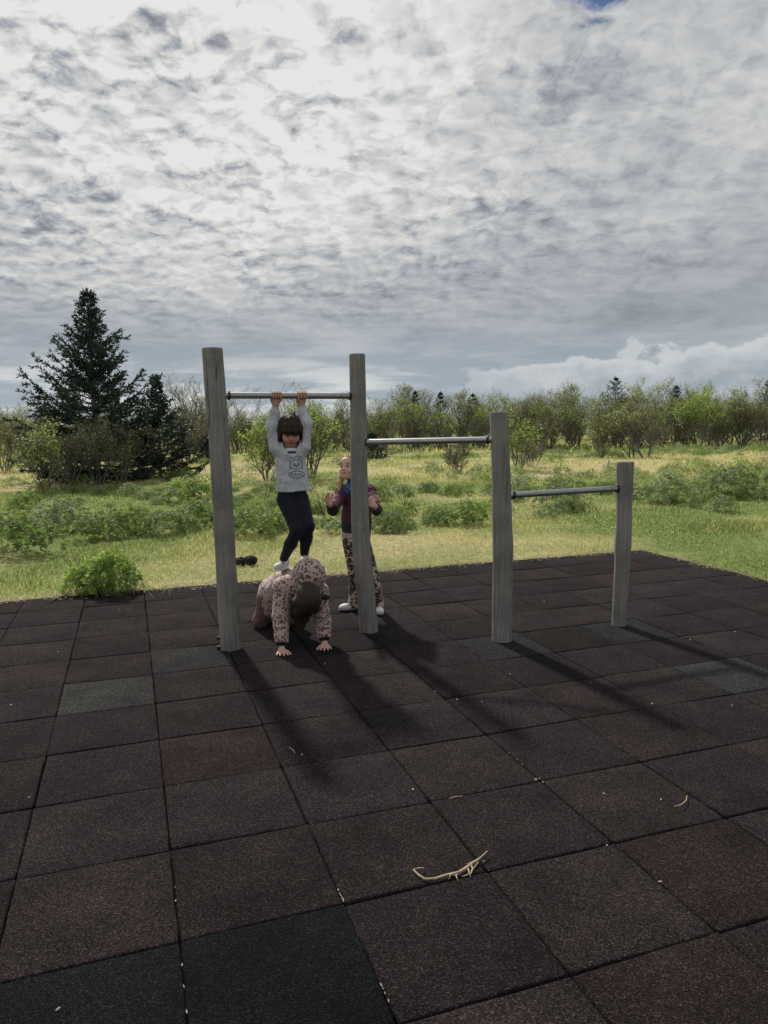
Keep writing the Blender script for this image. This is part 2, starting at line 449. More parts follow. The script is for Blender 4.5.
def in_view(x, y, pad=1.0):
    return (np.abs(x) < 0.53*y + pad) & (y > 0)
def build_grass():
    Vs, Qs, Cs, n0 = [], [], [], 0
    def scatter(n, y0, y1, hmin, hmax, wid, pad=0.6):
        y = y0 + (y1-y0)*rng.random(n)**0.8; x = (rng.random(n)*2-1)*(0.54*y+pad)
        # tufts: pull blades together
        cl = rng.random(n) < 0.6
        x = np.where(cl, np.round(x/0.11 + rng.normal(size=n)*0.16)*0.11 + rng.normal(size=n)*0.02, x)
        ok = ~on_floor(x, y, 0.01 - 0.13*np.maximum(0, vnoise(x*5, y*5, 3)-.35)); x, y = x[ok], y[ok]; n = len(x)
        i, j = ungrid(x, y); e = np.maximum(i-IMAX, j-JMAX)*TS
        tall = fbm(x*0.9, y*0.9, 41, 4)
        h = (hmin + (hmax-hmin)*rng.random(n)**1.6)*(0.20+2.5*tall**2)*(0.6+0.4*sstep(0, 0.5, e))
        k = rng.random(n)
        ang = rng.random(n)*6.283; lean = (0.25+0.9*rng.random(n))*h
        B = np.stack([x, y, hground(x, y)-0.004], 1)
        D = np.stack([np.cos(ang)*lean, np.sin(ang)*lean, h], 1)
        S = np.stack([-np.sin(ang), np.cos(ang), 0*ang], 1)*(wid*(0.6+0.8*rng.random(n)))[:, None]
        mid = B + D*0.5 + np.stack([0*h, 0*h, h*0.12], 1)
        tip = B + D
        V = np.stack([B-S, B+S, mid+S*0.7, tip, mid-S*0.7], 1)
        c = grass_col(x, y, k)
        dry = rng.random(n) < 0.24
        c = np.where(dry[:, None], STRAW*(0.8+0.5*k[:, None]), c)
        return V, c
    parts = [scatter(190000, 5.6, 11.5, 0.012, 0.050, 0.0024), scatter(120000, 9.5, 20, 0.02, 0.075, 0.0045), scatter(80000, 18, 38, 0.04, 0.12, 0.010), scatter(26000, 36, 62, 0.10, 0.30, 0.03)]
    V = np.concatenate([p[0] for p in parts]); c = np.concatenate([p[1] for p in parts])
    n = len(V); b = np.arange(n)[:, None]*5
    Q = np.concatenate([b+np.array([0, 1, 2, 4])]).astype(np.int32)
    T = (b+np.array([4, 2, 3])).astype(np.int32)
    # two kinds of face: quads below, triangles at the tip -> write as quads with a split tip
    me = bpy.data.meshes.new('grass')
    P = V.reshape(-1, 3); me.vertices.add(len(P)); me.vertices.foreach_set('co', P.ravel())
    loops = np.concatenate([Q.ravel(), T.ravel()]).astype(np.int32)
    me.loops.add(len(loops)); me.loops.foreach_set('vertex_index', loops)
    me.polygons.add(2*n)
    me.polygons.foreach_set('loop_start', np.concatenate([np.arange(n)*4, 4*n+np.arange(n)*3]).astype(np.int32))
    me.polygons.foreach_set('loop_total', np.concatenate([np.full(n, 4), np.full(n, 3)]).astype(np.int32))
    me.update(calc_edges=True)
    a = me.color_attributes.new('col', 'FLOAT_COLOR', 'POINT')
    cc = np.ones((len(P), 4)); cc[:, :3] = np.repeat(c, 5, 0); a.data.foreach_set('color', cc.ravel())
    me.materials.append(MGRASS)
    o = link(bpy.data.objects.new('grass', me)); tagp(o, kind='stuff')
build_grass()

# ------------------------------------------------------------------ lupin clumps
def clump(n, w, h, leaf, seed, col=(0.085, 0.155, 0.04), upright=0.5):
    """leafy mound: palmate leaf rosettes spread through a dome"""
    g = np.random.default_rng(seed)
    th = g.random(n)*6.283; rr = np.sqrt(g.random(n)); ph = g.random(n)
    lob = 1 + 0.22*np.sin(th*3+seed) + 0.15*np.sin(th*5+seed*2)
    top = h*np.sqrt(np.maximum(0, 1-rr**2.2))*(0.75+0.5*vnoise(np.cos(th)*rr*3+9, np.sin(th)*rr*3+9, seed))
    z = top*(0.30+0.75*np.sqrt(ph))
    C = np.stack([np.cos(th)*rr*w*lob, np.sin(th)*rr*w*lob, z+0.02], 1)
    out = unit(np.stack([np.cos(th)*rr, np.sin(th)*rr, np.full(n, upright)+0.6*ph], 1) + g.normal(size=(n, 3))*0.25)
    k = 6; Vs, Cs = [], []
    tone = np.clip(0.75 + 0.5*g.random(n) + 0.25*(vnoise(C[:, 0]*7+3, C[:, 1]*7+3, seed+4)-.5), 0.4, 1.6)
    x = unit(np.cross(out, g.normal(size=(n, 3)))); y = np.cross(out, x)
    V, Q = [], []
    for q in range(k):
        a = 6.283*q/k + g.random(n)*0.4
        D = unit(x*np.cos(a)[:, None] + y*np.sin(a)[:, None] + out*0.45)
        v, f = leaf_cards(C, D, leaf*(0.7+0.6*g.random(n)), leaf*0.34, out)
        V.append(v); Q.append(f + q*4*n)
        hue = np.array(col)*np.array([1+0.25*g.random(), 1, 1])
        Cs.append(np.repeat(hue*tone[:, None]*(0.85+0.3*g.random((n, 1))), 4, 0))
    # a few grass-like stalks
    return np.concatenate(V), np.concatenate(Q), np.concatenate(Cs)

CL = [clump(300, 0.40, 0.36, 0.053, s, c) for s, c in ((1, (.130, .200, .066)), (2, (.145, .205, .095)), (3, (.105, .175, .055)), (4, (.150, .225, .065)), (5, (.19, .245, .135)))]
def place(V, p, s, rz, sz=1.0):
    c, sn = math.cos(rz), math.sin(rz)
    W = V.copy(); W[:, 0] = s*(V[:, 0]*c-V[:, 1]*sn); W[:, 1] = s*(V[:, 0]*sn+V[:, 1]*c); W[:, 2] = V[:, 2]*s*sz
    return W + p
named_clumps = [  # u, v of the foot, scale, kind, label
    (20, 556, 1.25, 2, 'dark green leafy clump at the left edge of the meadow, front row'),
    (98, 541, 0.95, 0, 'round green leafy clump behind and left of the low bush by the tiles'),
    (128, 536, 1.15, 0, 'dense round lupin mound, middle of three in the front row left of the tall post'),
    (171, 538, 1.0, 1, 'grey-green lupin mound close to the left side of the tall post'),
    (196, 530, 1.0, 2, 'deep green leafy mound seen just beside the tallest post'),
    (58, 531, 1.1, 4, 'silvery green lupin mound in front of the leaning bare shrub'),
    (187, 501, 1.1, 3, 'bright green lupin mound in the grass right of the big spruce foot'),
    (250, 540, 1.0, 0, 'leafy mound between the tall post and the hanging child'),
    (385, 533, 0.9, 1, 'lupin mound directly right of the second post behind the child'),
    (470, 525, 1.0, 3, 'green leafy mound just left of the third post'),
    (560, 507, 1.1, 1, 'lupin mound below the lowest bar in front of dry grass'),
    (668, 505, 1.2, 4, 'pale silvery lupin mound right of the shortest post'),
    (730, 497, 1.3, 1, 'broad lupin mound near the right edge of the meadow'),
]
def build_lupins():
    for u, v, s, k, lab in named_clumps:
        p = gp(u, v); p[2] = hground(p[:1], p[1:2])[0]
        V, Q, C = CL[k]
        e = bpy.data.objects.new('lupin_clump', None)
        o = mk('lupin_clump', place(V, np.zeros(3), s*(p[1]/11)**0.5, random.random()*6), Q, MLEAF, None, C)
        o.location = p; tagp(o, lab, 'plant', 'leafy clumps in the meadow')
    g = Geo(); cnt = 0; done = []
    for _ in range(9000):
        y = 9.6 + 26*rng.random()**1.2; x = (rng.random()*2-1)*(0.54*y+0.8)
        n = fbm(np.array([x*0.75]), np.array([y*0.50]), 77, 4)[0]
        dl = sstep(9.4, 10.8, y)*sstep(19.5, 16.5, y)*sstep(3.0, 0.5, x)
        dr = sstep(11.5+1.0, 14.5, y)*sstep(24, 19, y)*sstep(-0.5, 2.5, x)
        df = sstep(28.5, 30.5, y)*sstep(36, 34, y)*sstep(2.0, 8, x)
        dn = 0.55*sstep(18, 21, y)*sstep(30, 24, y)*(x < -4)
        dens = max(dl, dr, df, dn)
        if n < 0.655-0.24*dens or rng.random() > 0.10+0.60*dens: continue
        s = (0.30+0.58*rng.random()**1.6)*(y/12)**0.3
        if any(abs(x-q[0]) < .9*(s+q[2])*.42 and abs(y-q[1]) < .9*(s+q[2])*.42 for q in done): continue
        done.append((x, y, s)); cnt += 1
        if cnt > 1000: break
        V, Q, C = CL[rng.integers(5)]
        p = np.array([x, y, hground(np.array([x]), np.array([y]))[0]-0.02])
        far = y > 17
        if far:                      # distant ones need fewer leaves
            keep = rng.random(len(Q)) < 0.45
            Q = Q[keep]; idx = Q.ravel(); V = V[idx]; C = C[idx]; Q = np.arange(len(idx)).reshape(-1, 4)
        g.add(place(V, p, s, rng.random()*6.3, 0.75+0.4*rng.random()), Q, C*(0.85+0.3*rng.random()))
    o = g.build('lupin_ground_cover', MLEAF); tagp(o, kind='stuff')
    # the low bush at the edge of the tiles
    p = gp(106, 592); p[2] = 0.0
    lobes = [(430, .19, .27, (.07, .02, 0), 9), (300, .16, .25, (-.10, .06, 0), 10), (170, .13, .17, (-.25, .0, 0), 19), (120, .10, .15, (.22, .05, 0), 23), (110, .12, .12, (-.12, -.10, 0), 29)]
    vs_, qs_, cs_, k0 = [], [], [], 0
    for n_, w_, h_, o_, sd_ in lobes:
        V, Q, C = clump(int(n_*.8), w_*1.1, h_, .036, sd_, (.20, .31, .085), 0.9); V[:, 2] *= 1+.35*vnoise(V[:, 0]*14+40, V[:, 1]*14+40, sd_)
        vs_.append(V+np.array(o_)); qs_.append(Q+k0); cs_.append(C); k0 += len(V)
    V, Q, C = np.concatenate(vs_), np.concatenate(qs_), np.concatenate(cs_)
    V2, Q2, C2 = leaf_cards(np.stack([.30*rng.normal(size=420)*.8-.05, .12*rng.normal(size=420), 0*np.ones(420)], 1), np.stack([.5*rng.normal(size=420), .5*rng.normal(size=420), 1+0*np.ones(420)], 1), .06+.12*rng.random(420), .006) + (np.tile(GREEN, (1680, 1)),)
    root = empty('low_bush', tuple(p), 'low bright green leafy bush growing at the edge of the rubber tiles', 'bush')
    mk('foliage', np.concatenate([V, V2])+p, np.concatenate([Q, Q2+len(V)]), MLEAF, root, np.concatenate([C, C2]))
    st = Geo()
    for k in range(14):
        a = k*2.4; b = p + np.array([math.cos(a)*.05-.05, math.sin(a)*.05, 0]); t = p + np.array([math.cos(a)*.2-.06, math.sin(a)*.2, .12+.1*random.random()])
        v, q = tube([b, (b+t)/2+np.array([0, 0, .03]), t], [.005, .004, .002], 4, False); st.add(v, q, (0.10, 0.12, 0.04))
    st.build('stem', MLEAF, root)
build_lupins()

# ------------------------------------------------------------------ trees
MBARK = mat_simple('bark', (0.085, 0.074, 0.060), (0.22, 0.195, 0.165), 30, 0.9, 0.3, (1, 1, 0.3))
def broadleaf(seed, H, W, stems=4, leaves=2600, leaf=0.075, col=(0.13, 0.16, 0.04), lean=(0, 0), bare=0.25, low=0.1, clear=0.12):
    """multi-stemmed willow or birch scrub: returns branches (V,Q) and leaves (V,Q,C)"""
    g = np.random.default_rng(seed); G = Geo(); tips = []
    def grow(p, d, r, L, lev):
        n = 5 if lev < 2 else 3
        P = [p]; dd = d.copy()
        for k in range(n):
            dd = unit(dd + g.normal(size=3)*(0.16 if lev < 2 else 0.24) + np.array([0, 0, 0.10]))
            P.append(P[-1] + dd*L/n)
        P = np.array(P); rr = np.linspace(r, r*0.45, n+1)
        G.add(*tube(P, rr, 6 if lev == 0 else (4 if lev < 3 else 3), False))
        if lev >= 2:
            for k in range(1, n+1): tips.append((P[k], dd, lev))
        if lev < 4:
            nb = [5, 5, 4, 3][lev]
            for b in range(nb):
                t = (0.10 if lev == 0 else 0.24)+(0.90 if lev == 0 else 0.76)*(b+g.random())/nb
                k = min(int(t*n), n-1); f = t*n-k
                q = P[k]*(1-f)+P[k+1]*f
                az = g.random()*6.283
                side = np.array([math.cos(az), math.sin(az), 0.15+0.25*g.random()])
                nd_ = unit(dd*0.75 + side*(0.85 if lev < 2 else 0.95))
                grow(q, nd_, max(r*(0.62-0.25*t), 0.004), L*(0.66-0.22*t)*(0.8+0.4*g.random()), lev+1)
    for s in range(stems):
        a = 6.283*(s+g.random()*0.7)/stems
        out = W/H*(0.25+0.75*g.random())
        d = unit(np.array([math.cos(a)*out+lean[0], math.sin(a)*out+lean[1], 1.0]))
        grow(np.array([math.cos(a)*0.08, math.sin(a)*0.08, -0.05]), d, 0.016*H*(0.6+0.5*g.random())*0.8, H*(0.52+0.2*g.random()), 0)
    V, Q, _ = G.arr()
    top = V[:, 2].max(); V *= np.array([1, 1, H/top]); 
    T = np.array([t[0] for t in tips])*np.array([1, 1, H/top]); 
    D = np.array([t[1] for t in tips])
    w = np.clip((T[:, 2]/H-clear)/0.25, 0.02, 1)*(1-bare*np.clip((T[:, 2]/H-0.70)/0.3, 0, 1))
    w *= 0.15+1.7*(vnoise(T[:, 0]*2.2+50, T[:, 2]*2.2+T[:, 1]*1.7+50, seed) > 0.42)
    idx = g.choice(len(T), leaves, p=w/w.sum())
    C = T[idx] + g.normal(size=(leaves, 3))*0.07
    LV, LQ = leaf_cards(C, D[idx]*0.5+g.normal(size=(leaves, 3))*0.7+np.array([0, 0, -0.1]), leaf*(0.6+0.8*g.random(leaves)), leaf*0.55*(0.7+0.6*g.random(leaves)))
    tone = 0.6+0.75*g.random(leaves)
    clus = 0.75+0.5*vnoise(C[:, 0]*1.5+7, C[:, 2]*1.5+C[:, 1]+7, seed+3)
    LC = np.repeat(np.array(col)*(tone*clus)[:, None]*np.array([1, 1, 1]), 4, 0)
    return (V, Q), (LV, LQ, LC)

def spruce(seed, H, W, whorls=26, col=(0.022, 0.045, 0.028), top_open=0.45, card=0.085, dens=1.0, shape=None, skirt=0.04):
    g = np.random.default_rng(seed); B = Geo(); NC, ND = [], []
    P = np.array([[0, 0, -0.05], [0.02, 0, H*0.35], [0.0, 0.02, H*0.7], [0, 0, H]])
    B.add(*tube(P, [H*0.020, H*0.014, H*0.007, 0.008], 7, False))
    def needles(p, q, r):
        n = max(2, int(np.linalg.norm(q-p)/0.045*dens))
        t = g.random(n)[:, None]; NC.append(p*(1-t)+q*t + g.normal(size=(n, 3))*r*0.32)
        ND.append(unit(q-p)*0.9 + g.normal(size=(n, 3))*0.5)
    for w in range(whorls):
        t = w/(whorls-1); z = H*(skirt + (0.965-skirt)*t**1.12)
        prof = (1-t)**0.80 if shape is None else shape(t)
        L0 = W*prof + 0.10
        nb = int(4+3*(1-t)) if t > 0.03 else 5
        a0 = g.random()*6.283
        for b in range(nb):
            a = a0+6.283*b/nb + g.normal()*0.25
            L = L0*(0.55+0.50*g.random()+(0.16 if g.random() < 0.16 else 0))
            up = -0.05 + 0.85*t + 0.15*g.normal()
            out = np.array([math.cos(a), math.sin(a), 0])
            pts = [np.array([0, 0, z])]; n = 6
            for k in range(n):
                s = (k+1)/n
                pts.append(pts[-1] + (out + np.array([0, 0, up-0.18*(1-t)+0.75*s*s]))*L/n/ math.sqrt(1+up*up))
            pts = np.array(pts)
            B.add(*tube(pts, np.linspace(0.008+0.012*L, 0.004, n+1), 3, False))
            for k in range(1 if t > 0.5 else 2, n):
                needles(pts[k], pts[k+1], 0.03)
                for sgn in (-1, 1):
                    if g.random() < 0.12: continue
                    sl_ = L*(0.33-0.12*t)*(1-0.75*k/n)*(0.6+0.7*g.random())+0.04
                    sdv = np.cross(out, [0, 0, 1.])*sgn
                    q0 = pts[k]+(pts[k+1]-pts[k])*g.random()
                    q1 = q0 + (sdv*0.8+out*0.65+np.array([0, 0, 0.10+0.25*g.random()-0.15*(1-t)]))*sl_
                    needles(q0, q1, 0.025)
                    if sl_ > 0.28:
                        for s2 in (-1, 1):
                            qq = q0*(0.5)+q1*0.5; needles(qq, qq+(out*0.7+sdv*0.3*s2*1.5+np.array([0, 0, .1]))*sl_*0.45, 0.025)
    for k in range(10):
        z = H*(0.955+0.045*k/10); needles(np.array([0, 0, z]), np.array([0, 0, z+0.05]), 0.012)
    C = np.concatenate(NC); D = np.concatenate(ND); n = len(C)
    V1, Q1 = leaf_cards(C, D, card*(0.7+0.6*g.random(n)), card*0.30)
    c = np.repeat(np.array(col)*(0.55+0.9*g.random(n))[:, None], 4, 0)
    BV, BQ, _ = B.arr()
    return (BV, BQ), (V1, Q1, c)

def tree_obj(name, parts, loc, label, cat='tree', group=None, rz=0.0, s=1.0, leafmat=None):
    (BV, BQ), (LV, LQ, LC) = parts
    root = empty(name, tuple(loc), label, cat, group)
    P = np.array(loc)
    mk('trunk', place(BV, P, s, rz), BQ, MBARK, root, None, True)
    mk('crown', place(LV, P, s, rz), LQ, leafmat or MLEAF, root, LC)
    return root
def foot(u, v):
    p = gp(u, v); p[2] = hground(p[:1], p[1:2])[0]; return p
def height_to(p, u, vtop): return at(u, vtop, p[1])[2]-p[2]
def fartree(u, Y):
    d = ray(u, 470); x = d[0]/d[1]*Y; return np.array([x, Y, hground(np.array([x]), np.array([Y]))[0]])

def build_trees():
    # big spruce and its smaller neighbour
    p = foot(98, 481); H = height_to(p, 88, 290)
    def shp(t): return float(np.interp(t, [0, .12, .35, .6, .8, 1], [.86, .90, .92, .50, .22, .02]))
    tree_obj('spruce_tree', spruce(3, H, 2.40, 38, (0.030, 0.050, 0.040), card=0.115, dens=3.2, shape=shp, skirt=0.02), p, 'tall dark spruce with upturned branches, standing alone on the left above the scrub', leafmat=MNEEDLE)
    p = fartree(160, 22.5); H = height_to(p, 152, 377)
    tree_obj('spruce_tree', spruce(8, H, 1.35, 24, (0.028, 0.048, 0.036), card=0.115, dens=2.6, skirt=0.03, shape=lambda t: float(np.interp(t, [0, .3, .55, .75, 1], [.85, 1., .62, .22, .02]))), p, 'smaller dark spruce half hidden behind the right side of the tall spruce', leafmat=MNEEDLE)
    for (u, Y, vt, w, lab) in [(372, 30, 436, 0.75, 'small dark round spruce showing just right of the second post'), (208, 30, 447, 0.6, 'low dark spruce bush peeping out left of the tallest post'),
                               (614, 42, 378, 1.9, 'dark spruce top rising above the scrub left of the multi-stemmed willow'), (441, 45, 393, 1.3, 'small spruce tip in the far wood between second and third posts, left one'),
                               (473, 45, 395, 1.1, 'narrow spruce tip in the far wood just left of the third post'), (416, 46, 392, 0.9, 'slender pale spruce in the far wood right of the second post'),
                               (674, 43, 387, 1.3, 'thin dark spruce spire behind the tall bare willow on the right'), (766, 43, 381, 1.4, 'dark spruce at the very right edge of the far wood')]:
        p = fartree(u, Y); H = height_to(p, u, vt)
        sp = spruce(int(u), max(H, 1.0), w, 15, (0.030, 0.052, 0.036), card=0.14, dens=0.42, skirt=0.02)
        tree_obj('spruce_tree', sp, p, lab, leafmat=MNEEDLE)
    # scrub one can tell apart: u, v of foot (or distance), top row, spread, stems, leaves, leaf size, colour, label
    OL, FR, GR, DU = (0.215, 0.250, 0.095), (0.255, 0.335, 0.085), (0.215, 0.240, 0.130), (0.235, 0.235, 0.140)
    rows = [
      ('willow_shrub', (46, 493), 420, 1.3, 3, 1300, .060, OL, 11, 'leaning thin willow with a curved bare stem left of the tall spruce'),
      ('willow_shrub', (68, 489), 420, 1.0, 5, 1300, .055, DU, 12, 'sparse grey-twigged willow in front of the tall spruce'),
      ('willow_shrub', (98, 486), 409, 1.1, 5, 1900, .055, GR, 13, 'olive willow thicket in front of the right half of the tall spruce'),
      ('willow_shrub', (122, 484), 420, 1.0, 4, 1400, .055, OL, 14, 'low olive willow at the foot of the tall spruce, nearest the smaller spruce'),
      ('willow_shrub', (6, 470), 405, 1.6, 4, 1500, .065, OL, 15, 'leafy willow cut by the left edge of the photo'),
      ('willow_shrub', (268, 480), 408, 2.5, 7, 2500, .066, FR, 16, 'fresh green willow bush directly behind the hanging child'),
      ('willow_shrub', (311, 479), 402, 2.1, 6, 1900, .066, FR, 17, 'fresh green willow bush between the hanging child and the second post'),
      ('birch_tree', (189, 462), 366, 1.5, 4, 900, .065, GR, 18, 'tall almost bare birch left of the tallest post'),
      ('birch_tree', (206, 460), 376, 1.3, 4, 800, .065, GR, 19, 'thin bare birch right against the left side of the tallest post'),
      ('willow_shrub', (457, 474), 437, 0.8, 6, 260, .05, DU, 20, 'small nearly bare bush standing in dry grass between second and third posts'),
      ('willow_shrub', (519, 471), 410, 1.0, 4, 1200, .065, FR, 21, 'bright green willow bush right of the third post'),
      ('willow_shrub', (533, 468), 432, 0.8, 5, 300, .055, DU, 22, 'low bare twiggy bush beside the bright willow right of the third post'),
      ('willow_tree', (600, 457), 396, 2.1, 6, 2400, .075, GR, 23, 'spreading grey willow with a v-shaped trunk above the shortest post'),
      ('willow_tree', (646, 459), 377, 2.3, 4, 2300, .075, GR, 24, 'tall many-branched willow with forked dark trunk right of the shortest post'),
      ('willow_tree', (632, 458), 392, 1.6, 4, 1300, .07, DU, 25, 'grey bare willow leaning left beside the forked willow'),
      ('willow_tree', (698, 448), 380, 2.6, 5, 3600, .085, FR, 26, 'full green willow second from the right edge of the meadow'),
      ('willow_tree', (742, 447), 388, 2.4, 5, 3000, .08, DU, 27, 'pale grey-green willow nearest the right edge of the meadow'),
      ('birch_tree', (418, 449), 383, 1.4, 3, 1500, .085, OL, 28, 'slim birch standing up from the far wood right of the second post'),
      ('birch_tree', (577, 446), 382, 1.9, 4, 1000, .085, OL, 29, 'tall thin birch with bare top between the third post and the shortest post'),
      ('birch_tree', (530, 447), 386, 1.4, 3, 800, .08, OL, 30, 'thin birch with a bare crown above the bright willow bush'),
      ('birch_tree', (236, 452), 384, 1.6, 3, 700, .075, GR, 31, 'thin bare birch behind the left end of the highest bar'),
      ('birch_tree', (300, 455), 380, 1.7, 4, 800, .075, OL, 32, 'twiggy bare birch reaching above the highest bar by the hands'),
    ]
    for name, (u, v), vt, w, st, lv, lf, col, seed, lab in rows:
        p = foot(u, v)
        if p[1] > 46: p = fartree(u, 44.0)
        H = height_to(p, u, vt)
        lean = (-0.35, 0) if seed == 11 else ((-0.2, 0) if seed == 25 else (0, 0))
        tree_obj(name, broadleaf(seed, H, w*0.8, st, lv, lf*1.0, col, lean, bare=0.55 if name == 'birch_tree' else 0.25, clear=0.10), p, lab, 'shrub' if 'shrub' in name else 'tree')
    # the wood behind: reads as one mass
    protos = [broadleaf(60+k, 1.0*4.0, 1.8, 5, 1150, .11, c, bare=b+.3, clear=0.0) for k, (c, b) in enumerate([(OL, .2), (FR, .3), (GR, .5), (DU, .6), ((.19, .23, .085), .1), (OL, .4)])]
    gb, gl = Geo(), Geo()
    for k in range(190):
        Y = 41+24*rng.random(); x = (rng.random()*2-1)*(0.56*Y+3)
        if k < 44: Y = 39+4*rng.random(); x = -24+48*(k+rng.random())/44
        low = k >= 115
        if low: Y = 36.5+12*rng.random(); x = -29+58*(k-115+rng.random())/75
        vt = 407+6*rng.normal() + (5 if x < 0 else -8)
        p = np.array([x, Y, 0.0]); H = (1.5 + (437-vt)/745*Y)*(0.73+0.27*rng.random())
        H = np.clip(H, 2.4, 5.2) if not low else 1.3+0.9*rng.random()
        (BV, BQ), (LV, LQ, LC) = protos[rng.integers(6)]
        s = H/4.0; rz = rng.random()*6.28
        if low: LC = LC*0.72
        gb.add(place(BV, p, s, rz), BQ); gl.add(place(LV, p, s, rz), LQ, LC*(0.75+0.4*rng.random()))
    tagp(gb.build('far_wood_branches', MBARK), kind='stuff'); tagp(gl.build('far_wood_foliage', MLEAF), kind='stuff')
build_trees()
#PEOPLE#
# ------------------------------------------------------------------ pull-up bars
def mat_wood():
    mm, nt, N, L, B = mat('weathered_wood')
    tc = nd(N, 'ShaderNodeTexCoord'); mp = nd(N, 'ShaderNodeMapping'); mp.inputs['Scale'].default_value = (1, 1, 0.045)
    L.new(tc.outputs['Object'], mp.inputs['Vector'])
    n1 = nd(N, 'ShaderNodeTexNoise', i_Scale=75.0, i_Detail=7.0, i_Roughness=0.7, i_Distortion=0.4); L.new(mp.outputs[0], n1.inputs['Vector'])
    n2 = nd(N, 'ShaderNodeTexNoise', i_Scale=4.5, i_Detail=5.0, i_Roughness=0.6); L.new(tc.outputs['Object'], n2.inputs['Vector'])
    mp2 = nd(N, 'ShaderNodeMapping'); mp2.inputs['Scale'].default_value = (1, 1, 0.07); L.new(tc.outputs['Object'], mp2.inputs['Vector'])
    n3 = nd(N, 'ShaderNodeTexNoise', i_Scale=26.0, i_Detail=3.0, i_Distortion=0.8); L.new(mp2.outputs[0], n3.inputs['Vector'])
    r1 = ramp(N, [(0.25, (0.128, 0.126, 0.120)), (0.5, (0.212, 0.209, 0.201)), (0.75, (0.31, 0.305, 0.293))]); L.new(n1.outputs['Fac'], r1.inputs[0])
    r2 = ramp(N, [(0.3, (0.66, 0.66, 0.66)), (0.65, (1.12, 1.1, 1.06))]); L.new(n2.outputs['Fac'], r2.inputs[0])
    r3 = ramp(N, [(0.30, (0.50, 0.49, 0.47)), (0.345, (1, 1, 1))]); L.new(n3.outputs['Fac'], r3.inputs[0])   # drying cracks
    a = nd(N, 'ShaderNodeMixRGB', blend_type='MULTIPLY', i_Fac=1.0); L.new(r1.outputs[0], a.inputs['Color1']); L.new(r2.outputs[0], a.inputs['Color2'])
    b = nd(N, 'ShaderNodeMixRGB', blend_type='MULTIPLY', i_Fac=1.0); L.new(a.outputs[0], b.inputs['Color1']); L.new(r3.outputs[0], b.inputs['Color2'])
    L.new(b.outputs[0], B.inputs['Base Color']); B.inputs['Roughness'].default_value = 0.85; B.inputs['Specular IOR Level'].default_value = 0.25
    bp = nd(N, 'ShaderNodeBump', i_Strength=0.55, i_Distance=0.006); L.new(n1.outputs['Fac'], bp.inputs['Height'])
    bp2 = nd(N, 'ShaderNodeBump', i_Strength=0.8, i_Distance=0.008); L.new(r3.outputs[0], bp2.inputs['Height']); L.new(bp.outputs[0], bp2.inputs['Normal'])
    L.new(bp2.outputs[0], B.inputs['Normal'])
    return mm
MWOOD = mat_wood()
MSTEEL = mat_simple('galvanised_steel', (0.27, 0.28, 0.28), (0.38, 0.39, 0.39), 40, 0.42, 0.05, metal=0.85)
MBLACK = mat_simple('black_steel', (0.015, 0.015, 0.016), (0.03, 0.03, 0.03), 30, 0.5, 0.1)
POSTS = [  # base distance, then rows of (v, left edge, right edge)
    (4.909, [(348, 202.3, 222.2), (395, 205.3, 226), (430, 208.7, 228.8), (496, 212.6, 232.5), (563, 216, 235.8), (612, 218.3, 239.2), (650, 220.8, 241.8)]),
    (5.279, [(354, 349.3, 365), (396, 350, 366), (463, 350.7, 367), (530, 351.7, 369.2), (563, 353.3, 371.6), (596, 357, 375), (633, 360, 378)]),
    (5.009, [(412, 489.6, 507.4), (438, 490.7, 508.4), (476, 491.7, 510.3), (527, 492.2, 511.8), (545, 492.7, 513.2), (563, 493, 512.4), (577, 492.7, 511.9), (641, 492, 511.5)]),
    (5.348, [(461.5, 616.6, 633.9), (476, 616.1, 632.9), (502, 616.6, 632), (527, 616.1, 631.6), (545, 614.6, 631), (563, 615, 629.4), (590, 613.6, 628), (626, 612, 625.5)])]
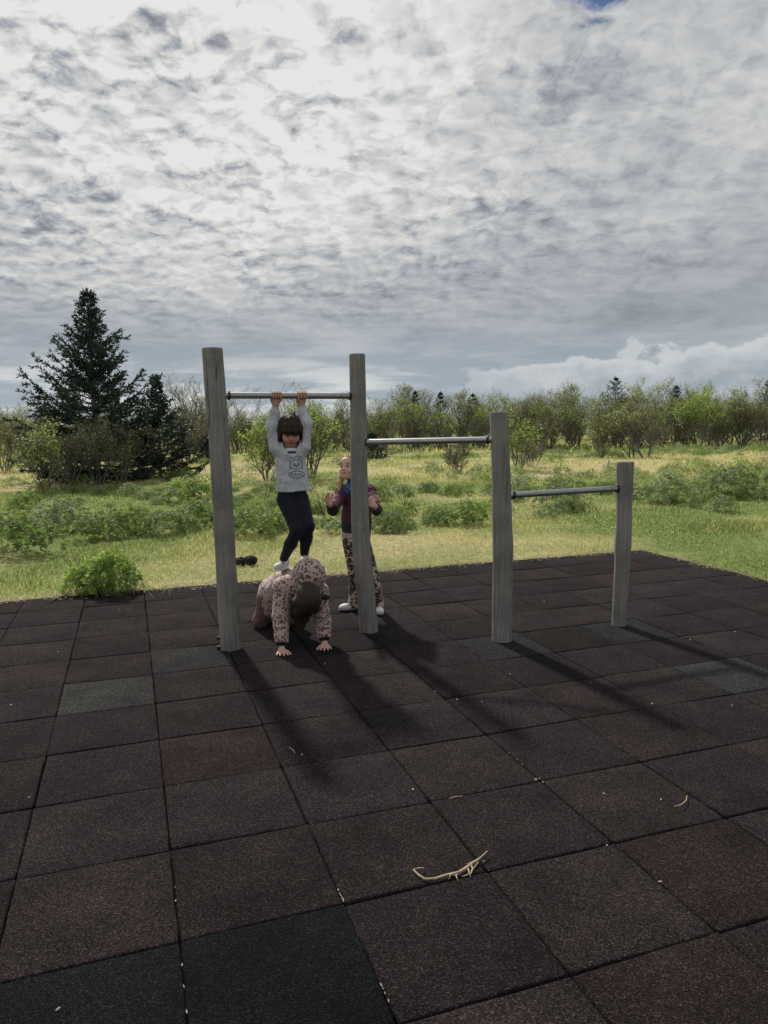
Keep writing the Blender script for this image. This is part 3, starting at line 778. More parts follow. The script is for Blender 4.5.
def build_rig():
    c0 = gp(425, 632)
    root = empty('pull_up_bars', (c0[0], c0[1], 0), 'stepped set of three steel pull-up bars between four weathered grey round wooden posts', 'pull-up bars')
    for q, (Y, rows) in enumerate(POSTS):
        pts, rad = [], []
        for v, l, r_ in rows:
            a, b = at(l, v, Y), at(r_, v, Y)
            pts.append((a+b)/2); rad.append(np.linalg.norm(b-a)/2)
        pts, rad = np.array(pts)[::-1], np.array(rad)[::-1]
        zt = pts[-1, 2]; zs = np.concatenate([[-0.12], np.arange(0.02, zt-0.012, 0.035), [zt-0.010, zt-0.002, zt]])
        o = np.argsort(pts[:, 2])
        P = np.stack([np.interp(zs, pts[o, 2], pts[o, k]) for k in (0, 1)] + [zs], 1)
        # smooth the bends
        for _ in range(3): P[1:-1, :2] = (P[:-2, :2]+2*P[1:-1, :2]+P[2:, :2])/4
        rr = np.interp(zs, pts[o, 2], rad[o]); rr[-2] *= 0.985; rr[-1] *= 0.93
        n = 40; ang = np.arange(n)*2*math.pi/n; V = []
        for i in range(len(zs)):
            w = 1 + 0.022*np.sin(2*ang+q+zs[i]*0.7) + 0.016*np.sin(3*ang+1.7*q-zs[i]*1.3) + 0.010*(vnoise(np.cos(ang)*3+20+q*9, np.sin(ang)*3+zs[i]*5+20, q)-0.5)
            w = w - 0.05*np.exp(-((ang-(4.4+0.3*math.sin(zs[i]*1.1+q)))/0.045)**2)*(0.4+0.6*vnoise(np.array([zs[i]*2.2]), np.array([q*3.3]), 5)[0])   # long drying crack
            V.append(np.stack([P[i, 0]+rr[i]*w*np.cos(ang), P[i, 1]+rr[i]*w*np.sin(ang), np.full(n, zs[i])], 1))
        # top: end grain, slightly dished
        for f, dz in ((0.6, 0.001), (0.25, -0.001)):
            V.append(np.stack([P[-1, 0]+rr[-1]*f*np.cos(ang), P[-1, 1]+rr[-1]*f*np.sin(ang), np.full(n, zt+dz)], 1))
        V = np.concatenate(V); k = len(V)//n; a = np.arange(n); b = (a+1) % n
        Q = [np.stack([i*n+a, i*n+b, (i+1)*n+b, (i+1)*n+a], 1) for i in range(k-1)]
        h = a[::2]; V = np.concatenate([V, [[P[-1, 0], P[-1, 1], zt-0.002]]])
        Q.append(np.stack([(k-1)*n+h, (k-1)*n+(h+1) % n, (k-1)*n+(h+2) % n, np.full(len(h), len(V)-1)], 1))
        po = mk('post', V, np.concatenate(Q), MWOOD, root, None, True)
        po['label'] = ['thickest, tallest post at the left, leaning outwards', 'tall slightly bowed second post', 'shorter third post of middle height', 'shortest post at the right'][q]
        if q == 0:
            for v in (638, 647.5):
                p = at(219.5, v, Y-0.02)
                V, Q = tube([p+np.array([0.03, 0.02, 0]), p, p+np.array([-0.012, -0.012, 0.004])], [0.011, 0.013, 0.012], 8)
                bo = mk('bolt', V, Q, MBLACK, None, None, True)
                bo.parent = po; bo.matrix_parent_inverse = po.matrix_world.inverted(); bo.location = (0, 0, 0)
                bo.data.transform(Matrix.Translation(-Vector(root.location)))
    ends = [((222, 395.4, 4.909), (354, 396.0, 5.279)), ((362, 442.3, 5.279), (494, 439.6, 5.009)), ((508, 495.3, 5.009), (621, 488.2, 5.348))]
    out = []
    for k, (a, b) in enumerate(ends):
        a, b = at(*a), at(*b); d = unit(b-a); n = 12
        P = np.array([a + (b-a)*t for t in np.linspace(0, 1, n)])
        V, Q = tube(P, 0.0215, 20, False)
        bar = mk('bar', V, Q, MSTEEL, root, None, True)
        bar['label'] = ['highest steel bar', 'middle-height steel bar', 'lowest steel bar'][k]
        for e, s in ((a, 1), (b, -1)):
            i = POSTS[k if s == 1 else k+1]
            off = 0.5*abs(np.interp(0, [0, 1], [0.125, 0.125]))
            rad = {0: .068, 1: .055, 2: .064, 3: .058}[k if s == 1 else k+1]
            c = e + d*s*(rad - 0.030)
            V, Q = tube([c, c+d*s*0.012, c+d*s*0.014], [0.030, 0.030, 0.024], 18)
            f = mk('collar', V, Q, MBLACK, None, None, False)
            f.data.transform(Matrix.Translation(-Vector(root.location))); f.parent = bar
        out.append((a, b))
    return out
BARS = build_rig()

# ------------------------------------------------------------------ figures: smooth solids built from a distance field
def cone(a, b, ra, rb, k=0.02, cap0=False, cap1=False, flat=None): return ('cone', np.asarray(a, float), np.asarray(b, float), ra, rb, k, cap0, cap1, flat)
def ell(c, r, ax=None, k=0.02): return ('ell', np.asarray(c, float), np.asarray(r, float), np.eye(3) if ax is None else np.asarray(ax, float), k)
def cut(p): return ('cut', p)
def path(pts, rad, k=0.015, **kw): return [cone(pts[i], pts[i+1], rad[i], rad[i+1], k, **kw) for i in range(len(pts)-1)]
def half(p, n): return ('half', np.asarray(p, float), unit(np.asarray(n, float)))      # remove what lies beyond p along n
def bounds(pr):
    if pr[0] == 'cone':
        r = max(pr[3], pr[4]); return np.minimum(pr[1], pr[2])-r, np.maximum(pr[1], pr[2])+r
    r = pr[2].max(); return pr[1]-r, pr[1]+r
def evalp(pr, P):
    if pr[0] == 'cone':
        _, a, b, ra, rb, k, c0, c1, flat = pr
        if flat is not None:
            nn, ratio = flat; nn = unit(nn)
            P = P + nn*((P-a)@nn)[..., None]*(ratio-1); b = b + nn*np.dot(b-a, nn)*(ratio-1)
        ba = b-a; pa = P-a; t0 = (pa@ba)/np.dot(ba, ba); t = np.clip(t0, 0, 1)
        d = np.linalg.norm(pa-t[..., None]*ba, axis=-1) - (ra+(rb-ra)*t)
        L = np.linalg.norm(ba)
        if c0: d = np.maximum(d, -t0*L)
        if c1: d = np.maximum(d, (t0-1)*L)
        return d
    _, c, r, ax, k = pr
    q = (P-c)@ax.T; k0 = np.linalg.norm(q/r, axis=-1); k1 = np.linalg.norm(q/r**2, axis=-1)
    return k0*(k0-1)/np.maximum(k1, 1e-9)
def solid(prims, h, wrinkle=0.0, wfreq=60.0, strand=None):
    adds = [p for p in prims if p[0] in ('cone', 'ell')]
    B = [bounds(p) for p in adds]
    lo = np.min([b[0] for b in B], 0)-4*h; hi = np.max([b[1] for b in B], 0)+4*h
    n = np.ceil((hi-lo)/h).astype(int)+1
    D = np.full(n, 0.5, np.float32)
    ax = [lo[i]+h*np.arange(n[i]) for i in range(3)]
    def box(l, u):
        i0 = np.maximum(np.floor((l-lo)/h).astype(int), 0); i1 = np.minimum(np.ceil((u-lo)/h).astype(int)+1, n)
        return tuple(slice(i0[i], i1[i]) for i in range(3))
    def pts(s): return np.stack(np.meshgrid(*[ax[i][s[i]] for i in range(3)], indexing='ij'), -1)
    for p in prims:
        if p[0] == 'half':
            for i0 in range(0, n[0], 32):
                s = (slice(i0, min(i0+32, n[0])), slice(0, n[1]), slice(0, n[2])); D[s] = np.maximum(D[s], (pts(s)-p[1])@p[2])
            continue
        q = p[1] if p[0] == 'cut' else p
        k = q[5] if q[0] == 'cone' else q[4]
        l, u = bounds(q); s = box(l-k-3*h, u+k+3*h)
        d = evalp(q, pts(s)); o = D[s]
        if p[0] == 'cut':
            hh = np.clip(1-np.abs(o+d)/k, 0, 1); D[s] = np.maximum(o, -d) + hh*hh*k/4
        else:
            hh = np.clip(1-np.abs(o-d)/k, 0, 1); D[s] = np.minimum(o, d) - hh*hh*k/4
    if wrinkle:
        x, y, z = np.meshgrid(*ax, indexing='ij', sparse=True)
        f = wfreq
        D += (wrinkle*(np.sin(x*f+1.3*np.sin(z*f*0.55))*np.sin(z*f*1.15+1.7*np.sin(x*f*0.4+y*f*0.5)) + 0.6*np.sin(z*f*1.9+y*f*0.9+2*np.sin(x*f*0.7)))).astype(np.float32)
    if strand is not None:                        # locks of hair running down from the crown
        c_, s_, f_, u_, amp = strand
        for i0 in range(0, n[0], 32):
            sl_ = (slice(i0, min(i0+32, n[0])), slice(0, n[1]), slice(0, n[2])); q = pts(sl_)-c_
            a_ = np.arctan2(q@s_, q@f_); hgt = q@u_
            D[sl_] += (amp*(np.sin(a_*17+3*np.sin(hgt*22))+.7*np.sin(a_*31+hgt*35+1)+.5*np.sin(a_*9+hgt*12))*np.clip(np.linalg.norm(q-hgt[..., None]*u_, axis=-1)/.06, .15, 1)).astype(np.float32)
    # surface nets
    S = D < 0
    c = [(i, j, k) for i in (0, 1) for j in (0, 1) for k in (0, 1)]
    m_ = np.array(n)-1
    tot = np.zeros(m_, np.int8)
    for i, j, k in c: tot += S[i:i+m_[0], j:j+m_[1], k:k+m_[2]]
    act = (tot > 0) & (tot < 8)
    I = np.argwhere(act); cid = np.full(m_, -1, np.int32); cid[act] = np.arange(len(I))
    acc = np.zeros((len(I), 3)); cnt = np.zeros(len(I))
    for a_ in c:
        for d_ in range(3):
            if a_[d_]: continue
            b_ = list(a_); b_[d_] = 1
            d0 = D[I[:, 0]+a_[0], I[:, 1]+a_[1], I[:, 2]+a_[2]]; d1 = D[I[:, 0]+b_[0], I[:, 1]+b_[1], I[:, 2]+b_[2]]
            mm = (d0 < 0) != (d1 < 0); t = d0[mm]/(d0[mm]-d1[mm])
            q = np.tile(np.array(a_, float), (mm.sum(), 1)); q[:, d_] = t; acc[mm] += q; cnt[mm] += 1
    V = lo + h*(I + acc/cnt[:, None])
    Qs = []
    for d_ in range(3):
        e, f = (d_+1) % 3, (d_+2) % 3
        sl0 = [slice(1, n[i]-1) for i in range(3)]; sl1 = list(sl0)
        sl0[d_] = slice(0, n[d_]-1); sl1[d_] = slice(1, n[d_])
        A, Bq = S[tuple(sl0)], S[tuple(sl1)]
        E_ = np.argwhere(A != Bq)
        ins = A[E_[:, 0], E_[:, 1], E_[:, 2]]
        g = E_.copy(); g[:, e] += 1; g[:, f] += 1
        def cell(de, df):
            w = g.copy(); w[:, e] -= de; w[:, f] -= df; return cid[w[:, 0], w[:, 1], w[:, 2]]
        q = np.stack([cell(1, 1), cell(0, 1), cell(0, 0), cell(1, 0)], 1)
        q[~ins] = q[~ins][:, ::-1]; Qs.append(q)
    Q = np.concatenate(Qs); Q = Q[(Q >= 0).all(1)]
    return V, Q
def relax(V, Q, it=2, f=0.5):
    n = len(V); e = np.concatenate([Q[:, [0, 1]], Q[:, [1, 2]], Q[:, [2, 3]], Q[:, [3, 0]]])
    cnt = np.bincount(e.ravel(), minlength=n)[:, None]
    for _ in range(it):
        s = np.zeros_like(V)
        for k in range(3):
            s[:, k] = np.bincount(e[:, 0], V[e[:, 1], k], n)+np.bincount(e[:, 1], V[e[:, 0], k], n)
        V = V*(1-f)+f*s/np.maximum(cnt, 1)
    return V
def paint(V, base, marks):
    c = np.tile(np.array(base, float), (len(V), 1))
    for p, r_, cc in marks:
        r_ = np.asarray(r_, float)
        d = np.linalg.norm((V-p)/r_, axis=1); w = sstep(1.25, 0.8, d)[:, None]; c = c*(1-w)+np.array(cc)*w
    return c

def mat_attr(name, rough=0.7, sss=0.0, bump=0.0, bscale=400, sheen=0.0):
    mm, nt, N, L, B = mat(name)
    a = nd(N, 'ShaderNodeAttribute', attribute_name='col'); tc = nd(N, 'ShaderNodeTexCoord')
    nz = nd(N, 'ShaderNodeTexNoise', i_Scale=float(bscale), i_Detail=3.0); L.new(tc.outputs['Object'], nz.inputs['Vector'])
    rp = ramp(N, [(0.3, (0.82, 0.82, 0.82)), (0.7, (1.12, 1.12, 1.12))]); L.new(nz.outputs['Fac'], rp.inputs[0])
    mx = nd(N, 'ShaderNodeMixRGB', blend_type='MULTIPLY', i_Fac=1.0); L.new(a.outputs['Color'], mx.inputs['Color1']); L.new(rp.outputs[0], mx.inputs['Color2'])
    L.new(mx.outputs[0], B.inputs['Base Color']); B.inputs['Roughness'].default_value = rough
    B.inputs['Specular IOR Level'].default_value = 0.3
    if sheen: B.inputs['Sheen Weight'].default_value = sheen
    if bump and sheen:                            # soft folds in the cloth
        nf = nd(N, 'ShaderNodeTexNoise', i_Scale=15.0, i_Detail=2.0, i_Distortion=1.6); mpf = nd(N, 'ShaderNodeMapping'); mpf.inputs['Rotation'].default_value = (0.3, 0.5, 0.2); mpf.inputs['Scale'].default_value = (1.0, 1.0, 0.55)
        L.new(tc.outputs['Object'], mpf.inputs['Vector']); L.new(mpf.outputs[0], nf.inputs['Vector'])
        bf_ = nd(N, 'ShaderNodeBump', i_Strength=0.75, i_Distance=0.03); L.new(nf.outputs['Fac'], bf_.inputs['Height'])
    if sss:
        B.inputs['Subsurface Weight'].default_value = sss; B.inputs['Subsurface Radius'].default_value = (0.012, 0.004, 0.002); B.inputs['Subsurface Scale'].default_value = 0.5
    if bump:
        b = nd(N, 'ShaderNodeBump', i_Strength=bump, i_Distance=0.002); L.new(nz.outputs['Fac'], b.inputs['Height']); L.new(b.outputs[0], B.inputs['Normal'])
        if sheen: L.new(bf_.outputs[0], b.inputs['Normal'])
    return mm
MSKIN = mat_attr('skin', 0.55, 0.12, 0.05, 200)
MCLOTH = mat_attr('cloth', 0.9, 0, 0.35, 500, 0.04)
MSHOE = mat_attr('shoe_leather', 0.6, 0, 0.1, 150)
def mat_hair(name, c1, c2):
    mm, nt, N, L, B = mat(name)
    tc = nd(N, 'ShaderNodeTexCoord'); mp = nd(N, 'ShaderNodeMapping'); mp.inputs['Scale'].default_value = (1, 1, 0.12)
    L.new(tc.outputs['Object'], mp.inputs['Vector'])
    nz = nd(N, 'ShaderNodeTexNoise', i_Scale=170.0, i_Detail=4.0, i_Distortion=0.3); L.new(mp.outputs[0], nz.inputs['Vector'])
    rp = ramp(N, [(0.3, c1), (0.7, c2)]); L.new(nz.outputs['Fac'], rp.inputs[0]); L.new(rp.outputs[0], B.inputs['Base Color'])
    B.inputs['Roughness'].default_value = 0.62; B.inputs['Specular IOR Level'].default_value = 0.25
    b = nd(N, 'ShaderNodeBump', i_Strength=0.8, i_Distance=0.004); L.new(nz.outputs['Fac'], b.inputs['Height']); L.new(b.outputs[0], B.inputs['Normal'])
    return mm
def mat_leopard(name, base, mid, dark, scale, thick=0.5):
    """spotted print: broken dark rings round a brownish middle, each spot its own size"""
    mm, nt, N, L, B = mat(name)
    tc = nd(N, 'ShaderNodeTexCoord')
    nz = nd(N, 'ShaderNodeTexNoise', i_Scale=scale*0.9, i_Detail=2.0); L.new(tc.outputs['Object'], nz.inputs['Vector'])
    av = nd(N, 'ShaderNodeMixRGB', blend_type='LINEAR_LIGHT', i_Fac=0.35/scale*1.2); L.new(tc.outputs['Object'], av.inputs['Color1']); L.new(nz.outputs['Color'], av.inputs['Color2'])
    v = nd(N, 'ShaderNodeTexVoronoi', i_Scale=scale, i_Randomness=0.85); L.new(av.outputs[0], v.inputs['Vector'])
    sp = nd(N, 'ShaderNodeSeparateColor'); L.new(v.outputs['Color'], sp.inputs[0])
    sz = nd(N, 'ShaderNodeMath', operation='MULTIPLY_ADD'); sz.inputs[1].default_value = 0.20; sz.inputs[2].default_value = thick-0.12; L.new(sp.outputs[0], sz.inputs[0])
    q = nd(N, 'ShaderNodeMath', operation='DIVIDE'); L.new(v.outputs['Distance'], q.inputs[0]); L.new(sz.outputs[0], q.inputs[1])
    rp = ramp(N, [(0.0, mid), (0.36, mid), (0.46, dark), (0.86, dark), (1.0, base)]); L.new(q.outputs[0], rp.inputs[0])
    n2 = nd(N, 'ShaderNodeTexNoise', i_Scale=scale*1.5, i_Detail=1.0); L.new(tc.outputs['Object'], n2.inputs['Vector'])
    gapf = ramp(N, [(0.60, (0, 0, 0)), (0.66, (1, 1, 1))]); L.new(n2.outputs['Fac'], gapf.inputs[0])
    mx = nd(N, 'ShaderNodeMixRGB'); L.new(gapf.outputs[0], mx.inputs['Fac']); L.new(rp.outputs[0], mx.inputs['Color1']); mx.inputs['Color2'].default_value = rgb(base)
    L.new(mx.outputs[0], B.inputs['Base Color']); B.inputs['Roughness'].default_value = 0.9; B.inputs['Sheen Weight'].default_value = 0.2
    b = nd(N, 'ShaderNodeBump', i_Strength=0.25, i_Distance=0.004)
    n3 = nd(N, 'ShaderNodeTexNoise', i_Scale=60.0, i_Detail=3.0); L.new(tc.outputs['Object'], n3.inputs['Vector']); L.new(n3.outputs['Fac'], b.inputs['Height']); L.new(b.outputs[0], B.inputs['Normal'])
    return mm

def basis(fwd, up):
    f = unit(np.asarray(fwd, float)); u = np.asarray(up, float); u = unit(u-f*np.dot(u, f)); s = np.cross(f, u)   # s: the figure's own right
    return s, f, u
def head_prims(c, fwd, up, sc=1.0):
    s, f, u = basis(fwd, up); P = lambda a, b, d: c + (s*a + f*b + u*d)*sc; A = np.array([s, f, u])
    pr = [ell(P(0, -.010, .022), np.array([.069, .084, .078])*sc, A), ell(P(0, .018, -.040), np.array([.054, .060, .060])*sc, A, .03),
          ell(P(0, .046, -.082), np.array([.022, .020, .018])*sc, A, .03), ell(P(0, .058, .036), np.array([.045, .020, .030])*sc, A, .03)]
    for k in (-1, 1):
        pr += [ell(P(.032*k, .046, -.036), np.array([.024, .026, .024])*sc, A, .02), ell(P(.071*k, -.008, -.012), np.array([.009, .017, .025])*sc, A, .008)]
    for k in (-1, 1): pr.append(cut(ell(P(.028*k, .088, -.004), np.array([.016, .016, .010])*sc, A, .012)))
    for k in (-1, 1): pr.append(ell(P(.028*k, .063, -.005), np.array([.012, .0115, .010])*sc, A, .002))
    pr += [cone(P(0, .072, .000), P(0, .087, -.028), .006*sc, .0095*sc, .010), ell(P(.009, .078, -.030), np.array([.006]*3)*sc, A, .006), ell(P(-.009, .078, -.030), np.array([.006]*3)*sc, A, .006),
           ell(P(0, .070, -.054), np.array([.020, .009, .0055])*sc, A, .004), ell(P(0, .069, -.063), np.array([.016, .009, .006])*sc, A, .004)]
    marks = []
    for k in (-1, 1):
        marks += [(P(.028*k, .074, -.005), .0125*sc, (.30, .25, .22)), (P(.028*k, .076, -.005), .0082*sc, (.03, .02, .015)), (P(.030*k, .076, .017), np.array([.015, .02, .0045])*sc, (.16, .09, .05)),
                  (P(.034*k, .066, -.036), .018*sc, (.62, .32, .25))]
    marks += [(P(0, .076, -.0585), np.array([.019, .016, .0085])*sc, (.46, .16, .14)), (P(0, .080, -.0580), np.array([.014, .012, .0022])*sc, (.10, .03, .03))]
    return pr, marks, P, A
def hand_prims(w, fd, pn, th, L=0.115, curl=(0.25, 0.35, 0.25), spread=0.10, r=0.0070, tcurl=0.3):
    """w wrist, fd finger direction, pn palm normal (fingers curl that way), th thumb side"""
    fd = unit(np.asarray(fd, float)); pn = unit(pn - fd*np.dot(pn, fd)); sd_ = unit(th - fd*np.dot(th, fd) - pn*np.dot(th, pn))
    pr = []; pl = L*0.52
    for k, (o, ln) in enumerate(((.45, .42), (.15, .48), (-.16, .45), (-.45, .35))):
        kn = w + fd*pl*(1-0.05*abs(k-1)) + sd_*o*L*0.46
        pr.append(cone(w + sd_*o*L*0.20, kn, r*1.35, r*1.22, .012))
        d = unit(fd + sd_*o*spread*2.2); p = kn
        for q, fr in enumerate((.45, .32, .23)):
            a = curl[q]; d, n_ = unit(d*math.cos(a)+pn*math.sin(a)), None
            pn2 = unit(pn - d*np.dot(pn, d)) if abs(np.dot(pn, d)) < .98 else pn
            e = p + d*ln*L*fr
            pr.append(cone(p, e, r*(1.06-.09*q), r*(.97-.10*q), .003)); p = e
            pn = pn2 if False else pn
    p = w + fd*L*0.14 + sd_*L*0.16; d = unit(fd*0.75 + sd_*0.75 + pn*0.2)
    for q, ln in enumerate((.22, .18, .14)):
        e = p + d*L*ln; pr.append(cone(p, e, r*(1.45-.2*q), r*(1.25-.18*q), .006)); p = e
        d = unit(d + fd*0.25 + pn*tcurl*0.5)
    return pr
def shoe_prims(heel, toe, up, wid=0.034, grow=0.0):
    d = unit(toe-heel); L = np.linalg.norm(toe-heel); s = np.cross(d, up); A = np.array([d, s, up])
    body = [ell(heel+d*L*.22+up*.040, np.array([L*.25, wid*.92, .040])+grow, A, .02), ell(heel+d*L*.66+up*.027, np.array([L*.35, wid, .029])+grow, A, .03),
            cone(heel+d*L*.22+up*.05, heel+d*L*.20+up*.080, wid*.85+grow, wid*.82+grow, .02, False, True), half(heel+up*.008, -up)]
    sole = [ell(heel+d*L*.25+up*.010, np.array([L*.28, wid*.98, .012]), A, .02), ell(heel+d*L*.66+up*.010, np.array([L*.37, wid*1.05, .012]), A, .03)]
    return body, sole

def figure(loc, label):
    o = bpy.data.objects.new('person', None); return o
def emit(name, prims, h, material, parent, base=None, marks=(), wrinkle=0.0, wfreq=60, it=2, strand=None):
    V, Q = solid(prims, h, wrinkle, wfreq, strand); V = relax(V, Q, it)
    col = paint(V, base, marks) if base is not None else None
    return mk(name, V, Q, material, parent, col, True)
def decal_lines(name, lines, target, origin, sx, up, direction, material, parent, r=0.0022):
    """thin raised print that follows the cloth"""
    dg = None
    me = target.data; off = np.array(target.parent.location) if target.parent else np.zeros(3)
    bv = BVHTree.FromPolygons([tuple(np.array(v.co)+off) for v in me.vertices], [tuple(p.vertices) for p in me.polygons])
    G = Geo()
    for ln, rr in lines:
        P = []
        for a, b in ln:
            o = origin + sx*a*1.3 + up*b*1.25 - direction*0.3
            hit = bv.ray_cast(Vector(o), Vector(direction), 0.6)
            if hit[0] is not None: P.append(np.array(hit[0]) - direction*0.0012)
        if len(P) > 2:
            V, Q = tube(np.array(P), rr, 5, False); G.add(V, Q)
    if G.n: return G.build(name, material, parent, True)
def arc(cx, cy, rx, ry, a0=0, a1=360, n=24): return [(cx+rx*math.cos(R(a0+(a1-a0)*t/n)), cy+ry*math.sin(R(a0+(a1-a0)*t/n))) for t in range(n+1)]

UP = np.array([0, 0, 1.])
def person(name_loc, label):
    return empty('person', tuple(name_loc), label, 'child')

def build_hanging_child():
    a, b = BARS[0]; bd = unit(b-a); fw = unit(np.array([bd[1], -bd[0], 0])); own_r = -bd   # she faces the camera: her right is on our left
    def on_bar(u):
        best = min(np.linspace(0, 1, 400), key=lambda t: abs((lambda q: 384+F*np.dot(q-[0, 0, HC], _R)/np.dot(q-[0, 0, HC], _f))(a+(b-a)*t)-u)); return a+(b-a)*best
    hl, hr = on_bar(276.3), on_bar(301.6)
    root = person(at(291, 567, 5.13), 'dark-haired child in pale grey sweatshirt and navy leggings hanging from the highest bar')
    sk = []
    gr = []
    for hb, sg in ((hl, -1), (hr, 1)):
        zc = hb; rr = 0.0215+0.0062
        for k, o in enumerate((-.0245, -.0085, .0085, .0240)):
            A = [R(x) for x in (228, 178, 128, 85, 35, -25)]
            P = [zc + bd*(o*(1+0.10*math.cos(t))) + (fw*math.cos(t)+UP*math.sin(t))*(rr+(0.004 if i == 0 else 0)) for i, t in enumerate(A)]
            sk += path(P, [.0085, .0085, .0078, .0075, .007, .0062], .004)
        th0 = zc - UP*(rr+.006) - fw*.022 - bd*sg*.012
        tp = [th0, zc - UP*(rr+.004) + fw*.006 - bd*sg*.026, zc - UP*(rr-.010) + fw*.024 - bd*sg*.030]
        sk += path(tp, [.010, .0085, .007], .006)
        wr = zc - UP*0.062 - fw*0.020
        sk += [ell(zc - UP*.030 - fw*.022, (.036, .016, .032), np.array([bd, fw, UP]), .015), cone(zc-UP*.035-fw*.02, wr, .022, .020, .015)]
        gr.append(wr)
    elbL, elbR = at(272.6, 428, 5.09), at(305.6, 424, 5.13)
    shL, shR = at(277.5, 447, 5.10), at(302.5, 446, 5.13)
    hips = at(292.5, 494, 5.15); chest = at(290.5, 458, 5.13); neck = at(290, 449, 5.11)
    hc = at(290, 430.5, 5.07); hf = fw*0.90 - UP*0.42 + own_r*0.10
    HP, marks, P, A = head_prims(hc, hf, UP, 0.98)
    hipL, hipR = at(285.5, 498, 5.12), at(300, 498, 5.15)
    knL, knR = at(297.0, 530, 4.99), at(307.8, 526, 5.03)
    anL, anR = at(283.6, 559, 5.16), at(304.2, 553.5, 5.14)
    body = HP + [cone(hc-UP*.06-fw*.02, neck-UP*.02, .034, .036), cone(neck-UP*.02, chest, .050, .062), cone(chest, hips, .062, .062)]
    for w, e, s_ in ((gr[0], elbL, shL), (gr[1], elbR, shR)): body += path([w, e, s_, chest*.6+s_*.4], [.019, .026, .033, .04])
    for hp, kn, an in ((hipL, knL, anL), (hipR, knR, anR)): body += path([hips*.4+hp*.6, kn, an, an-UP*.03], [.048, .034, .024, .022])
    emit('body', body + sk, 0.0034, MSKIN, root, (.48, .27, .19), marks + [(g_, .05, (.47, .27, .20)) for g_ in gr], it=1)
    # sweatshirt
    hemd = unit(hips-chest)
    hem = at(291.5, 490, 5.14)
    top = [cone(chest+UP*.02, at(291.5, 478, 5.14), .105, .110, .03, flat=(fw, 1.30)), cone(at(291.5, 474, 5.14), hem+hemd*.05, .103, .108, .02, flat=(fw, 1.25)), cone(at(296, 476, 5.14), at(305, 492, 5.15), .050, .055, .03)]
    for w, e, s_ in ((gr[0], elbL, shL), (gr[1], elbR, shR)):
        w2 = w*.80+e*.20; top += [cone(w2, e, .034, .042, .03, True), cone(e, s_, .043, .051, .03), cone(s_, chest*.55+s_*.45, .052, .070, .03)]
    top += [cut(cone(neck-UP*.022+fw*.02, neck+UP*.07+fw*.02, .046, .062, .006)), half(hem, hemd)]
    sw = emit('sweatshirt', top, 0.0042, MCLOTH, root, (.50, .52, .57), wrinkle=.0026, wfreq=38)
    # hem band and cuffs
    hb = [cone(hem-hemd*.030, hem+hemd*.012, .103, .094, .01, True, True, flat=(fw, 1.25))]
    emit('hem_band', hb, 0.004, MCLOTH, sw, (.44, .46, .50)) if False else None
    cu = []
    for w, e in ((gr[0], elbL), (gr[1], elbR)):
        o = emit('cuff', [cone(w*.92+e*.08, w*.72+e*.28, .0275, .0315, .01, True, True)], 0.0035, MCLOTH, sw if False else root, (.42, .44, .48))
    # neck: white and navy scarf inside the collar
    sc_ = [cone(neck-UP*.030+fw*.028, neck+UP*.004+fw*.006, .052, .046, .02, False, False, flat=(fw, 1.15))]
    emit('collar', sc_, 0.0035, MCLOTH, root, (.60, .62, .66), [(at(290, 452.5, 5.0), (.075, .3, .009), (.035, .07, .17)), (at(290, 447.5, 5.0), (.06, .3, .005), (.05, .09, .20))])
    # print on the chest: outlined ears, face and a scribbled word in an oval
    org = at(298.2, 467.0, 5.03); dr = unit(-fw + UP*0.0); px = bd*-1*-1
    L_ = [(arc(0, .012, .036, .026), .0022), (arc(-.024, .038, .012, .012, 0, 220, 14), .0022), (arc(.024, .038, .012, .012, -40, 180, 14), .0022), (arc(-.013, .014, .0045, .005, n=10), .0026), (arc(.013, .014, .0045, .005, n=10), .0026), (arc(0, .004, .006, .004, n=10), .0022),
          (arc(.002, -.042, .044, .018), .0024), ([(-.032+.0053*i, -.042+.009*(1 if i % 2 else -1)*(.6+.4*math.sin(i*1.7))) for i in range(13)], .0026), ([(-.034, -.018), (-.036, -.008), (-.030, .004)], .0022), ([(.034, -.018), (.037, -.006), (.031, .004)], .0022),
          ([(-.030, .060), (-.012, .052), (.006, .060), (.022, .054)], .0022)]
    decal_lines('print', L_, sw, org, bd, UP, -fw, mat_simple('print_ink', (.10, .11, .13), (.17, .18, .21), 80, .8, 0), sw if False else root)
    # leggings
    lg = [cone(hem-hemd*.03, hips+hemd*.05, .090, .092, .03, flat=(fw, 1.2))]
    for hp, kn, an in ((hipL, knL, anL), (hipR, knR, anR)): lg += [cone(hp-UP*.01, kn, .063, .045, .03), cone(kn, kn*.55+an*.45, .044, .042, .02), cone(kn*.55+an*.45, an, .042, .030, .02, False, True)]
    emit('leggings', lg, 0.0042, MCLOTH, root, (.007, .009, .019), wrinkle=.0011, wfreq=75)
    # shoes
    for an, tu, tv, tY in ((anL, 275.5, 571.5, 5.06), (anR, 304.5, 565, 4.99)):
        toe = at(tu, tv, tY); heel = an - UP*.072 - unit((toe-an)*[1, 1, 0])*.045
        dd = unit(toe-heel); up_ = unit(UP - dd*np.dot(UP, dd)); toe = heel + dd*.165
        bs, sl_ = shoe_prims(heel, toe, up_, .031)
        s1 = emit('shoe', bs, 0.0036, MSHOE, root, (.55, .55, .54), [(heel+dd*.085+up_*.055, (.03, .03, .02), (.30, .31, .33))])
        o = emit('sole', sl_, 0.0036, MSHOE, None, (.70, .69, .66)); o.data.transform(Matrix.Translation(-Vector(root.location))); o.parent = s1
